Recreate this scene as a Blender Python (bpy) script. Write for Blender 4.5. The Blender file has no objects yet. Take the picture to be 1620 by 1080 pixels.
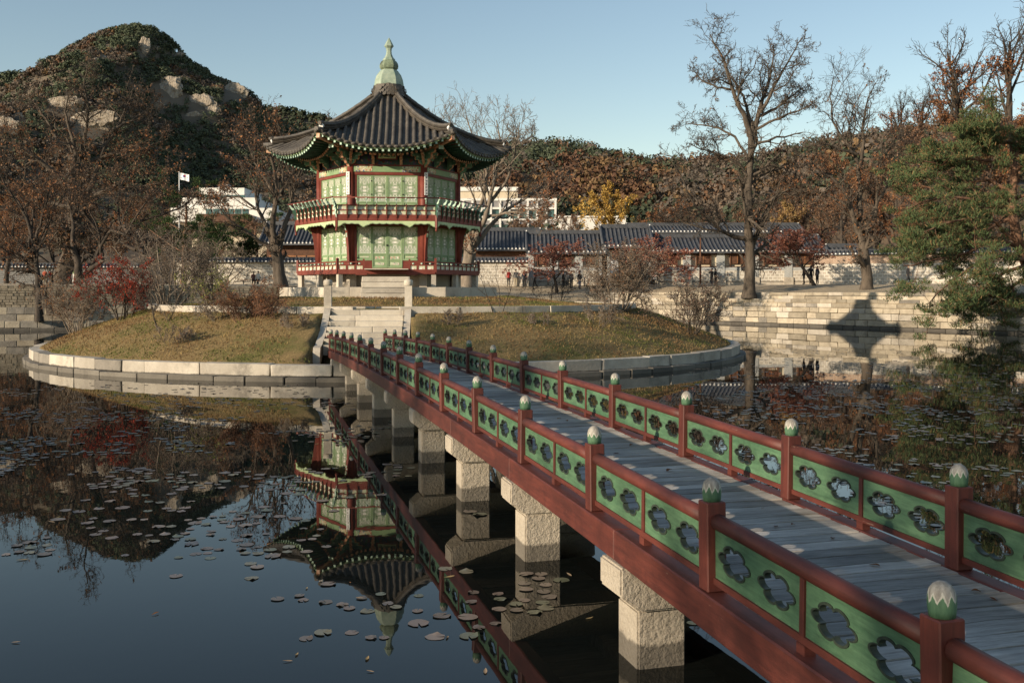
import bpy, bmesh, math, random
import numpy as np
from mathutils import Vector, Matrix, Euler, noise
from mathutils.geometry import tessellate_polygon

sc = bpy.context.scene
COL = sc.collection
R = math.radians
random.seed(7)
rng = np.random.default_rng(7)

# ------------------------------------------------------------------ camera
CAM_H = 2.67
F_PX = 1575.0
cd = bpy.data.cameras.new('camera')
cam = bpy.data.objects.new('camera', cd)
COL.objects.link(cam)
cam.location = (0, 0, CAM_H)
cam.rotation_euler = (R(90), 0, 0)
cd.sensor_fit = 'HORIZONTAL'
cd.sensor_width = 36.0
cd.lens = 35.0
cd.shift_y = -80.0 / 1620.0
cd.clip_start = 0.1
cd.clip_end = 9000
sc.camera = cam

# ------------------------------------------------------------------ world, sun, exposure
SUN_DIR = Vector((-0.797, -0.604, 0.0)).normalized()
SUN_EL = R(15.5)
world = bpy.data.worlds.new('World')
sc.world = world
world.use_nodes = True
wn = world.node_tree
for n in list(wn.nodes):
    wn.nodes.remove(n)
wo = wn.nodes.new('ShaderNodeOutputWorld')
wb = wn.nodes.new('ShaderNodeBackground')
ws = wn.nodes.new('ShaderNodeTexSky')
ws.sky_type = 'NISHITA'
ws.sun_disc = False
ws.sun_elevation = SUN_EL
ws.sun_rotation = math.atan2(SUN_DIR.x, SUN_DIR.y)
ws.altitude = 0.0
ws.air_density = 1.12
ws.dust_density = 0.2
ws.ozone_density = 0.7
wb.inputs['Strength'].default_value = 0.113
wn.links.new(ws.outputs[0], wb.inputs[0])
wn.links.new(wb.outputs[0], wo.inputs[0])

sl = bpy.data.lights.new('sun', 'SUN')
sl.energy = 5.0
sl.angle = R(0.5)
sl.color = (1.0, 0.83, 0.62)
so = bpy.data.objects.new('sun', sl)
COL.objects.link(so)
sun_vec = Vector((SUN_DIR.x * math.cos(SUN_EL), SUN_DIR.y * math.cos(SUN_EL), math.sin(SUN_EL)))
so.rotation_euler = sun_vec.to_track_quat('Z', 'Y').to_euler()
so.location = (-60, -45, 30)

sc.view_settings.view_transform = 'Standard'
sc.view_settings.look = 'None'
sc.view_settings.gamma = 1.0
sc.view_settings.use_curve_mapping = False
sc.view_settings.exposure = 0.38
sc.render.engine = 'CYCLES'
sc.cycles.use_denoising = True
sc.cycles.max_bounces = 6
sc.cycles.diffuse_bounces = 3
sc.cycles.glossy_bounces = 4
sc.cycles.transparent_max_bounces = 8
sc.cycles.caustics_reflective = False
sc.cycles.caustics_refractive = False

# ------------------------------------------------------------------ helpers
def at(x, y, d):
    """real position of something that stands d metres away and shows at photo pixel x, y"""
    return Vector(((x - 810.0) / F_PX * d, d, CAM_H - (y - 460.0) / F_PX * d))

def lerp(a, b, t):
    return a + (b - a) * t

def sstep(a, b, x):
    t = min(1.0, max(0.0, (x - a) / (b - a)))
    return t * t * (3 - 2 * t)

def tag(o, label=None, cat=None, group=None, kind=None):
    if label: o['label'] = label
    if cat: o['category'] = cat
    if group: o['group'] = group
    if kind: o['kind'] = kind
    return o

def put(name, me, parent=None, loc=(0, 0, 0), rot=(0, 0, 0), scale=(1, 1, 1)):
    o = bpy.data.objects.new(name, me)
    COL.objects.link(o)
    if parent is not None:
        o.parent = parent
    o.location = loc
    o.rotation_euler = rot
    o.scale = scale
    return o

def empty(name, loc=(0, 0, 0), rotz=0.0, parent=None):
    o = bpy.data.objects.new(name, None)
    o.empty_display_size = 0.3
    COL.objects.link(o)
    if parent is not None:
        o.parent = parent
    o.location = loc
    o.rotation_euler = (0, 0, rotz)
    return o

class MB:
    """collects shapes, builds ONE mesh"""
    def __init__(self):
        self.v = []; self.f = []; self.m = []; self.s = []
    def add(self, verts, faces, mi=0, smooth=False):
        b = len(self.v)
        self.v.extend([tuple(p) for p in verts])
        for f in faces:
            self.f.append(tuple(b + i for i in f)); self.m.append(mi); self.s.append(smooth)
        return self
    def box(self, c, s, mi=0, M=None):
        x, y, z = s[0] / 2, s[1] / 2, s[2] / 2
        vs = [Vector((sx * x, sy * y, sz * z)) for sz in (-1, 1) for sy in (-1, 1) for sx in (-1, 1)]
        if M is not None:
            vs = [M @ p for p in vs]
        vs = [p + Vector(c) for p in vs]
        return self.add(vs, [(0, 2, 3, 1), (4, 5, 7, 6), (0, 1, 5, 4), (2, 6, 7, 3), (0, 4, 6, 2), (1, 3, 7, 5)], mi)
    def tube(self, pts, rad, n=8, mi=0, cap=True, flat=1.0, smooth=True):
        pts = [Vector(p) for p in pts]
        if not hasattr(rad, '__len__'):
            rad = [rad] * len(pts)
        rings = []
        prev = None
        for i, p in enumerate(pts):
            a = pts[max(0, i - 1)]; b = pts[min(len(pts) - 1, i + 1)]
            t = (b - a).normalized()
            if prev is None:
                u = Vector((0, 0, 1)) if abs(t.z) < 0.9 else Vector((1, 0, 0))
            else:
                u = prev
            u = (u - t * u.dot(t)).normalized()
            w = t.cross(u)
            prev = u
            rings.append([p + (u * math.cos(2 * math.pi * k / n) * flat + w * math.sin(2 * math.pi * k / n)) * rad[i] for k in range(n)])
        vs = [q for r_ in rings for q in r_]
        fs = []
        for i in range(len(pts) - 1):
            for k in range(n):
                k2 = (k + 1) % n
                fs.append((i * n + k, i * n + k2, (i + 1) * n + k2, (i + 1) * n + k))
        b0 = len(self.v)
        self.add(vs, fs, mi, smooth)
        if cap:
            self.f.append(tuple(b0 + k for k in reversed(range(n)))); self.m.append(mi); self.s.append(False)
            e = b0 + (len(pts) - 1) * n
            self.f.append(tuple(e + k for k in range(n))); self.m.append(mi); self.s.append(False)
        return self
    def lathe(self, prof, n=12, mi=0, c=(0, 0, 0), a0=0.0, smooth=True):
        vs = []; fs = []
        for (r_, z) in prof:
            for k in range(n):
                a = a0 + 2 * math.pi * k / n
                vs.append((c[0] + r_ * math.cos(a), c[1] + r_ * math.sin(a), c[2] + z))
        for i in range(len(prof) - 1):
            for k in range(n):
                k2 = (k + 1) % n
                fs.append((i * n + k, i * n + k2, (i + 1) * n + k2, (i + 1) * n + k))
        b0 = len(self.v)
        self.add(vs, fs, mi, smooth)
        self.f.append(tuple(b0 + k for k in reversed(range(n)))); self.m.append(mi); self.s.append(False)
        e = b0 + (len(prof) - 1) * n
        self.f.append(tuple(e + k for k in range(n))); self.m.append(mi); self.s.append(False)
        return self
    def prism(self, loops, th, M=None, mi=0, mi_edge=None):
        """loops: outer 2D loop then holes, in the local xz plane; th = thickness along local y, centred"""
        if mi_edge is None: mi_edge = mi
        M = M or Matrix()
        tri = tessellate_polygon([[Vector((p[0], p[1], 0)) for p in l] for l in loops])
        flat = [p for l in loops for p in l]
        n = len(flat)
        vs = [M @ Vector((p[0], -th / 2, p[1])) for p in flat] + [M @ Vector((p[0], th / 2, p[1])) for p in flat]
        fs = []
        for t in tri:
            a, b, c = [flat[i] for i in t]
            area = (b[0] - a[0]) * (c[1] - a[1]) - (c[0] - a[0]) * (b[1] - a[1])
            t = t if area > 0 else (t[0], t[2], t[1])
            fs.append((t[0], t[1], t[2])); fs.append((n + t[0], n + t[2], n + t[1]))
        self.add(vs, fs, mi)
        b0 = len(self.v) - len(vs)
        o = 0
        for li, l in enumerate(loops):
            ar = sum(l[i][0] * l[(i + 1) % len(l)][1] - l[(i + 1) % len(l)][0] * l[i][1] for i in range(len(l)))
            ccw = ar > 0
            if li > 0: ccw = not ccw
            for i in range(len(l)):
                j = (i + 1) % len(l)
                q = (b0 + o + i, b0 + n + o + i, b0 + n + o + j, b0 + o + j) if ccw else (b0 + o + i, b0 + o + j, b0 + n + o + j, b0 + n + o + i)
                q = tuple(reversed(q)) if True else q
                self.f.append(q); self.m.append(mi_edge); self.s.append(False)
            o += len(l)
        return self
    def data(self, name, mats):
        me = bpy.data.meshes.new(name)
        me.from_pydata(self.v, [], self.f)
        for m in (mats if isinstance(mats, (list, tuple)) else [mats]):
            me.materials.append(m)
        me.polygons.foreach_set('material_index', self.m)
        me.polygons.foreach_set('use_smooth', self.s)
        me.update()
        return me
    def build(self, name, mats, parent=None, loc=(0, 0, 0), rot=(0, 0, 0)):
        return put(name, self.data(name, mats), parent, loc, rot)

def np_mesh(name, verts, faces, mat, smooth=False, color=None):
    """verts (n,3) array, faces (m,k) array of equal k; color (m,3) per face"""
    verts = np.asarray(verts, dtype=np.float32); faces = np.asarray(faces, dtype=np.int32)
    me = bpy.data.meshes.new(name)
    m, k = faces.shape
    me.vertices.add(len(verts)); me.vertices.foreach_set('co', verts.ravel())
    me.loops.add(m * k); me.loops.foreach_set('vertex_index', faces.ravel())
    me.polygons.add(m)
    me.polygons.foreach_set('loop_start', np.arange(0, m * k, k, dtype=np.int32))
    if smooth:
        me.polygons.foreach_set('use_smooth', np.ones(m, dtype=bool))
    if mat is not None:
        me.materials.append(mat)
    if color is not None:
        a = me.color_attributes.new('tint', 'FLOAT_COLOR', 'CORNER')
        c = np.ones((m, k, 4), dtype=np.float32)
        c[:, :, :3] = np.asarray(color, dtype=np.float32)[:, None, :]
        a.data.foreach_set('color', c.ravel())
    me.update(calc_edges=True)
    me.validate()
    return me

# ------------------------------------------------------------------ materials
def sr(r_, g, b):
    f = lambda c: ((c / 255 + 0.055) / 1.055) ** 2.4 if c > 10.3 else c / 255 / 12.92
    return (f(r_), f(g), f(b))

class NT:
    def __init__(self, name):
        self.mat = bpy.data.materials.new(name)
        self.mat.use_nodes = True
        self.t = self.mat.node_tree
        self.b = self.t.nodes['Principled BSDF']
    def n(self, typ, **kw):
        x = self.t.nodes.new(typ)
        for k, v in kw.items():
            if k.startswith('i_'):
                x.inputs[k[2:].replace('_', ' ')].default_value = v
            else:
                setattr(x, k, v)
        return x
    def l(self, a, b):
        self.t.links.new(a, b)
    def math(self, op, a, b=None):
        x = self.n('ShaderNodeMath', operation=op)
        for i, v in enumerate((a, b)):
            if v is None: continue
            if isinstance(v, (int, float)): x.inputs[i].default_value = v
            else: self.l(v, x.inputs[i])
        return x.outputs[0]
    def mix(self, fac, a, b, blend='MIX'):
        x = self.n('ShaderNodeMix', data_type='RGBA', blend_type=blend)
        for s, v in ((x.inputs['Factor'], fac), (x.inputs['A'], a), (x.inputs['B'], b)):
            pass
        fi, ai, bi = x.inputs[0], x.inputs[6], x.inputs[7]
        for s, v in ((fi, fac), (ai, a), (bi, b)):
            if isinstance(v, (int, float)): s.default_value = v
            elif isinstance(v, tuple): s.default_value = (*v[:3], 1)
            else: self.l(v, s)
        return x.outputs[2]
    def ramp(self, fac, stops, interp='LINEAR'):
        x = self.n('ShaderNodeValToRGB')
        x.color_ramp.interpolation = interp
        e = x.color_ramp.elements
        while len(e) < len(stops): e.new(0.5)
        for i, (p, c) in enumerate(stops):
            e[i].position = p; e[i].color = (*c, 1) if isinstance(c, tuple) else (c, c, c, 1)
        self.l(fac, x.inputs[0])
        return x.outputs[0]
    def noise(self, vec, scale, detail=4, rough=0.6, stretch=None):
        if stretch:
            mp = self.n('ShaderNodeMapping'); mp.inputs['Scale'].default_value = stretch
            self.l(vec, mp.inputs[0]); vec = mp.outputs[0]
        x = self.n('ShaderNodeTexNoise')
        x.inputs['Scale'].default_value = scale; x.inputs['Detail'].default_value = detail; x.inputs['Roughness'].default_value = rough
        self.l(vec, x.inputs['Vector'])
        return x.outputs[0]
    def pos(self, world=True):
        if world:
            return self.n('ShaderNodeNewGeometry').outputs['Position']
        return self.n('ShaderNodeTexCoord').outputs['Object']
    def bump(self, h, strength, dist=0.02):
        x = self.n('ShaderNodeBump')
        x.inputs['Strength'].default_value = strength; x.inputs['Distance'].default_value = dist
        self.l(h, x.inputs['Height']); self.l(x.outputs[0], self.b.inputs['Normal'])
    def out(self, col, rough=0.8):
        if isinstance(col, tuple): self.b.inputs['Base Color'].default_value = (*col, 1)
        else: self.l(col, self.b.inputs['Base Color'])
        if isinstance(rough, (int, float)): self.b.inputs['Roughness'].default_value = rough
        else: self.l(rough, self.b.inputs['Roughness'])
        return self.mat

def mat_noise(name, c1, c2, scale=6, rough=0.8, bump=0.0, bscale=None, rnd=0.0, world=True, stretch=None, lo=0.35, hi=0.65, bd=0.02, spec=0.3):
    t = NT(name)
    p = t.pos(world)
    f = t.noise(p, scale, 5, 0.62, stretch)
    c = t.ramp(f, [(lo, c1), (hi, c2)])
    if rnd:
        ri = t.n('ShaderNodeObjectInfo').outputs['Random']
        v = t.math('ADD', t.math('MULTIPLY', ri, 2 * rnd), 1 - rnd)
        hs = t.n('ShaderNodeHueSaturation'); t.l(v, hs.inputs['Value']); t.l(c, hs.inputs['Color'])
        c = hs.outputs[0]
    if bump:
        t.bump(t.noise(p, bscale or scale * 4, 4, 0.6, stretch), bump, bd)
    t.b.inputs['Specular IOR Level'].default_value = spec
    return t.out(c, rough)

M = {}
def stone_mat(name, c1, c2, stain, bscale, rnd, bump=0.6, wet=True, bd=0.03):
    """split granite: mottled, grainy, darker stains; wet=True darkens the band soaked by the pond"""
    t = NT(name); p = t.pos()
    f = t.noise(p, 1.7, 6, 0.65)
    c = t.ramp(f, [(0.3, c1), (0.68, c2)])
    g = t.noise(p, 60, 3, 0.7)
    c = t.mix(t.math('MULTIPLY', t.ramp(g, [(0.35, 1.0), (0.5, 0.0)]), 0.35), c, (c1[0] * .55, c1[1] * .52, c1[2] * .5))
    s = t.ramp(t.noise(p, 0.9, 7, 0.75), [(0.54, 0.0), (0.66, 1.0)])
    c = t.mix(t.math('MULTIPLY', s, 0.65), c, stain)
    ri = t.n('ShaderNodeObjectInfo').outputs['Random']
    hs = t.n('ShaderNodeHueSaturation')
    t.l(t.math('ADD', t.math('MULTIPLY', ri, 2 * rnd), 1 - rnd), hs.inputs['Value']); t.l(c, hs.inputs['Color'])
    c = hs.outputs[0]
    rough = 0.85
    if wet:
        sx = t.n('ShaderNodeSeparateXYZ'); t.l(p, sx.inputs[0])
        h = t.math('ADD', sx.outputs[2], t.math('MULTIPLY', t.noise(p, 3.0, 4, 0.7), -0.12))
        w = t.ramp(h, [(0.10, 1.0), (0.125, 0.0)])
        c = t.mix(t.math('MULTIPLY', w, 0.72), c, (0.045, 0.040, 0.032))
    t.bump(t.noise(p, bscale, 5, 0.65), bump, bd)
    return t.out(c, rough)

M['granite'] = stone_mat('granite', (0.36, 0.31, 0.24), (0.50, 0.44, 0.35), (0.17, 0.155, 0.13), 26, 0.12, 0.9)
M['granite_kerb'] = stone_mat('granite_kerb', (0.34, 0.30, 0.245), (0.50, 0.455, 0.38), (0.14, 0.125, 0.105), 9, 0.26, 0.5)
M['granite_bank'] = stone_mat('granite_bank', (0.27, 0.23, 0.17), (0.43, 0.375, 0.285), (0.13, 0.11, 0.085), 7, 0.34, 0.6)
M['granite_dark'] = stone_mat('granite_dark', (0.17, 0.155, 0.13), (0.29, 0.26, 0.22), (0.09, 0.08, 0.07), 7, 0.3, 0.5)
M['granite_dry'] = stone_mat('granite_dry', (0.40, 0.355, 0.29), (0.54, 0.49, 0.405), (0.24, 0.21, 0.17), 10, 0.17, 0.35, wet=False)

def paint_mat(name, c1, c2, chip, stretch, rough=0.5, chipamt=0.62, rnd=0.06):
    t = NT(name); p = t.pos(False); ri = t.n('ShaderNodeObjectInfo').outputs['Random']
    vv = t.n('ShaderNodeVectorMath', operation='ADD'); t.l(p, vv.inputs[0])
    cb = t.n('ShaderNodeCombineXYZ')
    for i in range(3): t.l(t.math('MULTIPLY', ri, 37.0 + 11 * i), cb.inputs[i])
    t.l(cb.outputs[0], vv.inputs[1]); q = vv.outputs[0]
    c = t.ramp(t.noise(q, 3.0, 6, 0.7, stretch), [(0.32, c1), (0.66, c2)])
    gr = t.ramp(t.noise(q, 11.0, 5, 0.7, stretch), [(0.36, 1.0), (0.56, 0.0)])
    c = t.mix(t.math('MULTIPLY', gr, 0.5), c, (c1[0] * .55, c1[1] * .55, c1[2] * .6))
    dirt = t.ramp(t.noise(q, 2.2, 6, 0.75), [(0.46, 0.0), (0.68, 1.0)])
    c = t.mix(t.math('MULTIPLY', dirt, 0.6), c, (c1[0] * .42, c1[1] * .40, c1[2] * .38))
    ch = t.ramp(t.noise(q, 14.0, 6, 0.8, stretch), [(chipamt, 0.0), (chipamt + 0.03, 1.0)])
    c = t.mix(t.math('MULTIPLY', ch, 0.75), c, chip)
    hs = t.n('ShaderNodeHueSaturation'); t.l(c, hs.inputs['Color'])
    t.l(t.math('ADD', t.math('MULTIPLY', ri, 2 * rnd), 1 - rnd), hs.inputs['Value'])
    t.bump(t.noise(q, 18, 4, 0.6, stretch), 0.25, 0.006)
    return t.out(hs.outputs[0], rough)

M['red_wood'] = paint_mat('red_wood', (0.080, 0.018, 0.012), (0.142, 0.034, 0.022), (0.42, 0.30, 0.22), (0.25, 2.5, 2.5), 0.6, 0.665, 0.12)
M['red_post'] = paint_mat('red_post', (0.080, 0.018, 0.012), (0.138, 0.032, 0.021), (0.40, 0.28, 0.2), (2.5, 2.5, 0.25), 0.6, 0.675, 0.14)
M['green_panel'] = paint_mat('green_panel', (0.055, 0.130, 0.068), (0.115, 0.215, 0.118), (0.27, 0.24, 0.14), (0.4, 2.0, 3.5), 0.55, 0.68, 0.10)
M['rim'] = mat_noise('rim', (0.016, 0.024, 0.018), (0.045, 0.058, 0.042), 14, 0.5, world=True)
M['pav_red'] = mat_noise('pav_red', (0.145, 0.032, 0.022), (0.205, 0.052, 0.036), 2.5, 0.55)
M['pav_green'] = mat_noise('pav_green', (0.19, 0.29, 0.15), (0.28, 0.38, 0.21), 2.0, 0.55)
M['pav_pale'] = mat_noise('pav_pale', (0.42, 0.52, 0.27), (0.52, 0.62, 0.36), 2.0, 0.6)
M['paper'] = mat_noise('paper', (0.70, 0.68, 0.62), (0.78, 0.76, 0.70), 3.0, 0.9)
M['white'] = mat_noise('white', (0.74, 0.73, 0.70), (0.82, 0.81, 0.78), 1.0, 0.7)
M['dark'] = mat_noise('dark', (0.012, 0.012, 0.012), (0.03, 0.03, 0.03), 4, 0.7)
M['iron'] = mat_noise('iron', (0.012, 0.012, 0.012), (0.035, 0.03, 0.028), 9, 0.45)
M['dk_green'] = mat_noise('dk_green', (0.020, 0.065, 0.042), (0.050, 0.125, 0.085), 5, 0.6)
M['salmon'] = mat_noise('salmon', (0.50, 0.22, 0.12), (0.62, 0.40, 0.27), 7, 0.6)
M['mint'] = mat_noise('mint', (0.35, 0.52, 0.40), (0.50, 0.63, 0.52), 7, 0.6)
M['copper'] = mat_noise('copper', (0.22, 0.29, 0.225), (0.36, 0.42, 0.33), 3.3, 0.6, 0.15, 14)
M['copper_dark'] = mat_noise('copper_dark', (0.06, 0.07, 0.045), (0.24, 0.30, 0.20), 3.0, 0.6)

def tile_mat(name, c1, c2, world=True):
    t = NT(name); p = t.pos(world)
    f = t.noise(p, 2.2, 6, 0.7)
    c = t.ramp(f, [(0.3, c1), (0.62, c2), (0.8, (c2[0] * 1.7, c2[1] * 1.6, c2[2] * 1.4))])
    t.bump(t.noise(p, 22, 3, 0.6), 0.4, 0.02)
    return t.out(c, 0.62)
M['tile'] = tile_mat('tile', (0.034, 0.030, 0.026), (0.105, 0.092, 0.076))
M['tile_brown'] = tile_mat('tile_brown', (0.042, 0.036, 0.029), (0.105, 0.088, 0.068))
M['tile_far'] = tile_mat('tile_far', (0.035, 0.038, 0.044), (0.075, 0.080, 0.090))

def deck_mat():
    t = NT('weathered_wood'); p = t.pos(False)
    ri = t.n('ShaderNodeObjectInfo').outputs['Random']
    vv = t.n('ShaderNodeVectorMath', operation='ADD'); t.l(p, vv.inputs[0])
    cb = t.n('ShaderNodeCombineXYZ')
    for i in range(3): t.l(t.math('MULTIPLY', ri, 53.0 + 17 * i), cb.inputs[i])
    t.l(cb.outputs[0], vv.inputs[1]); q = vv.outputs[0]
    c = t.ramp(t.noise(q, 4.0, 7, 0.75, (7.0, 0.5, 3.0)), [(0.28, (0.14, 0.122, 0.105)), (0.48, (0.40, 0.365, 0.32)), (0.72, (0.60, 0.56, 0.50))])
    big = t.ramp(t.noise(q, 1.6, 4, 0.6), [(0.40, 0.0), (0.65, 1.0)])
    c = t.mix(t.math('MULTIPLY', big, 0.38), c, (0.13, 0.12, 0.11))
    hs = t.n('ShaderNodeHueSaturation'); t.l(c, hs.inputs['Color'])
    t.l(t.math('ADD', t.math('MULTIPLY', ri, 0.75), 0.6), hs.inputs['Value'])
    t.bump(t.noise(q, 8, 5, 0.7, (7.0, 0.5, 3.0)), 0.5, 0.008)
    return t.out(hs.outputs[0], 0.75)
M['deck'] = deck_mat()

def cap_mat():
    """post finial: green lotus petals, the paint worn off the top in a zigzag"""
    t = NT('finial_paint'); p = t.pos(False)
    sx = t.n('ShaderNodeSeparateXYZ'); t.l(p, sx.inputs[0])
    a = t.math('ARCTAN2', sx.outputs[1], sx.outputs[0])
    z = t.math('PINGPONG', t.math('MULTIPLY', t.math('ADD', a, 3.2), 9 / 6.2832), 0.5)
    ri = t.n('ShaderNodeObjectInfo').outputs['Random']
    lim = t.math('ADD', t.math('MULTIPLY', z, 0.075), t.math('ADD', t.math('MULTIPLY', ri, 0.02), 0.045))
    lim = t.math('ADD', lim, t.math('MULTIPLY', t.math('SUBTRACT', t.noise(p, 30, 3, 0.6), 0.5), 0.05))
    d = t.math('SUBTRACT', sx.outputs[2], lim)
    worn = t.ramp(t.math('ADD', t.math('MULTIPLY', d, 20.0), 0.5), [(0.45, 0.0), (0.55, 1.0)])
    edge = t.ramp(t.math('ADD', t.math('MULTIPLY', d, 20.0), 0.5), [(0.38, 0.0), (0.5, 1.0), (0.64, 1.0), (0.8, 0.0)])
    g = t.ramp(t.noise(p, 25, 4, 0.6, (1, 1, 0.3)), [(0.3, (0.030, 0.085, 0.045)), (0.7, (0.09, 0.18, 0.10))])
    w = t.ramp(t.noise(p, 30, 5, 0.7, (1, 1, 0.2)), [(0.3, (0.13, 0.115, 0.095)), (0.65, (0.36, 0.34, 0.30))])
    c = t.mix(worn, g, w)
    c = t.mix(t.math('MULTIPLY', edge, 0.55), c, (0.62, 0.60, 0.52))
    t.bump(t.noise(p, 40, 4, 0.6, (1, 1, 0.2)), 0.4, 0.004)
    return t.out(c, 0.7)
M['cap'] = cap_mat()

def dancheong(name, stops, scale):
    t = NT(name); p = t.pos(False)
    x = t.n('ShaderNodeTexVoronoi'); x.inputs['Scale'].default_value = scale; t.l(p, x.inputs['Vector'])
    sp = t.n('ShaderNodeSeparateColor'); t.l(x.outputs['Color'], sp.inputs[0])
    c = t.ramp(sp.outputs[0], stops, 'CONSTANT')
    return t.out(c, 0.6)
M['motif'] = dancheong('motif', [(0.0, (0.45, 0.50, 0.30)), (0.30, (0.55, 0.42, 0.30)), (0.48, (0.42, 0.16, 0.09)), (0.60, (0.66, 0.62, 0.48)), (0.75, (0.10, 0.13, 0.24)), (0.85, (0.22, 0.36, 0.22))], 16)
M['motif_small'] = dancheong('motif_small', [(0.0, (0.52, 0.56, 0.38)), (0.42, (0.60, 0.52, 0.42)), (0.60, (0.50, 0.30, 0.22)), (0.72, (0.70, 0.68, 0.58)), (0.85, (0.20, 0.26, 0.22)), (0.93, (0.33, 0.45, 0.28))], 15)
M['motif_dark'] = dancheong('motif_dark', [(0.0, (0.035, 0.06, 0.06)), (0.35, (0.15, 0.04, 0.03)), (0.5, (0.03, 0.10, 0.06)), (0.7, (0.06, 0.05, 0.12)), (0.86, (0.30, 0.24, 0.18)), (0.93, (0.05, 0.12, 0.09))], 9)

def attr_mat(name, rough=0.8, trans=0.0, var=0.0):
    t = NT(name)
    a = t.n('ShaderNodeVertexColor', layer_name='tint').outputs[0]
    if var:
        f = t.noise(t.pos(), 9, 3, 0.6)
        a = t.mix(t.ramp(f, [(0.35, 0.0), (0.65, var)]), a, (0.02, 0.02, 0.015))
    t.out(a, rough)
    t.b.inputs['Specular IOR Level'].default_value = 0.15
    if trans:
        tr = t.n('ShaderNodeBsdfTranslucent'); t.l(a, tr.inputs[0])
        mx = t.n('ShaderNodeMixShader'); mx.inputs[0].default_value = trans
        t.l(t.b.outputs[0], mx.inputs[1]); t.l(tr.outputs[0], mx.inputs[2])
        t.l(mx.outputs[0], t.t.nodes['Material Output'].inputs[0])
    return t.mat
M['leaf'] = attr_mat('leaf', 0.8, 0.3)
M['needle'] = attr_mat('needle', 0.75, 0.12)
M['grass'] = attr_mat('grass', 0.9, 0.25)
M['forest'] = attr_mat('forest', 0.95)
M['pad'] = attr_mat('pad', 0.28)
M['pad'].node_tree.nodes['Principled BSDF'].inputs['Specular IOR Level'].default_value = 0.5
M['bark'] = mat_noise('bark', (0.050, 0.040, 0.031), (0.125, 0.100, 0.076), 3.0, 0.9, 0.8, 14, stretch=(1, 1, 0.25), bd=0.05)
M['bark_pale'] = mat_noise('bark_pale', (0.13, 0.105, 0.08), (0.27, 0.22, 0.17), 3.0, 0.9, 0.7, 14, stretch=(1, 1, 0.3), bd=0.04)
M['bark_dark'] = mat_noise('bark_dark', (0.034, 0.028, 0.023), (0.085, 0.067, 0.052), 3.0, 0.9, 0.7, 14, stretch=(1, 1, 0.3), bd=0.04)
M['bark_red'] = mat_noise('bark_red', (0.10, 0.05, 0.03), (0.24, 0.14, 0.09), 2.0, 0.9, 0.7, 10, bd=0.04)

def lawn_mat(name, dry, green, bare, sc_=0.5, gpos=(0.50, 0.62)):
    t = NT(name); p = t.pos()
    f = t.noise(p, sc_, 7, 0.7)
    c = t.ramp(f, [(0.28, bare), (0.44, dry), (gpos[0], dry), (gpos[1], green)])
    f2 = t.noise(p, 14, 5, 0.7)
    c = t.mix(t.ramp(f2, [(0.35, 0.75), (0.6, 0.0)]), c, (dry[0] * .45, dry[1] * .45, dry[2] * .45))
    t.bump(t.noise(p, 22, 5, 0.7), 0.8, 0.06)
    t.b.inputs['Specular IOR Level'].default_value = 0.1
    return t.out(c, 0.95)
M['lawn'] = lawn_mat('lawn', (0.285, 0.205, 0.095), (0.135, 0.140, 0.045), (0.190, 0.125, 0.064), 0.42)
M['earth'] = lawn_mat('earth', (0.50, 0.41, 0.285), (0.42, 0.345, 0.23), (0.40, 0.31, 0.20), 0.12, (0.56, 0.7))

def water_mat():
    t = NT('pond_water'); p = t.pos()
    t.b.inputs['IOR'].default_value = 1.333
    a = t.noise(p, 1.1, 3, 0.5, (1.0, 0.55, 1))
    b = t.noise(p, 7.0, 2, 0.5, (1.0, 0.6, 1))
    calm = t.ramp(t.noise(p, 0.09, 3, 0.5), [(0.40, 0.25), (0.62, 1.0)])
    h = t.math('ADD', a, t.math('MULTIPLY', b, 0.10))
    h = t.math('MULTIPLY', h, calm)
    t.bump(h, 0.22, 0.014)
    return t.out((0.006, 0.0075, 0.007), 0.012)
M['water'] = water_mat()
M['mud'] = mat_noise('mud', (0.02, 0.018, 0.012), (0.05, 0.042, 0.03), 0.6, 0.95)

# ------------------------------------------------------------------ pond outline
POND = [(44, 12), (47, 36), (31.6, 61.4), (23.5, 72.5), (18, 80.9), (9, 91), (0, 87), (-14, 72.5), (-33.8, 66), (-54, 60), (-58, 25), (-42, -9), (-5, -0.4), (5, 2.0), (25, 7.5)]
PC = Vector((0, 42))
def chaikin(pts, n):
    for _ in range(n):
        q = []
        for i in range(len(pts)):
            a = Vector(pts[i]); b = Vector(pts[(i + 1) % len(pts)])
            q.append(a * .88 + b * .12); q.append(a * .12 + b * .88)
        pts = q
    return [Vector(p) for p in pts]
PONDS = chaikin(POND, 2)
def shore_r(a):
    d = Vector((math.cos(a), math.sin(a)))
    best = 1e9
    for i in range(len(PONDS)):
        p = PONDS[i] - PC; q = PONDS[(i + 1) % len(PONDS)] - PC
        e = q - p
        den = d.x * e.y - d.y * e.x
        if abs(den) < 1e-9: continue
        t = (p.x * e.y - p.y * e.x) / den
        u = (p.x * d.y - p.y * d.x) / den
        if t > 0 and -1e-6 <= u <= 1 + 1e-6:
            best = min(best, t)
    return best
NA = 420
SHORE = [shore_r(2 * math.pi * k / NA) for k in range(NA)]

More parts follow.
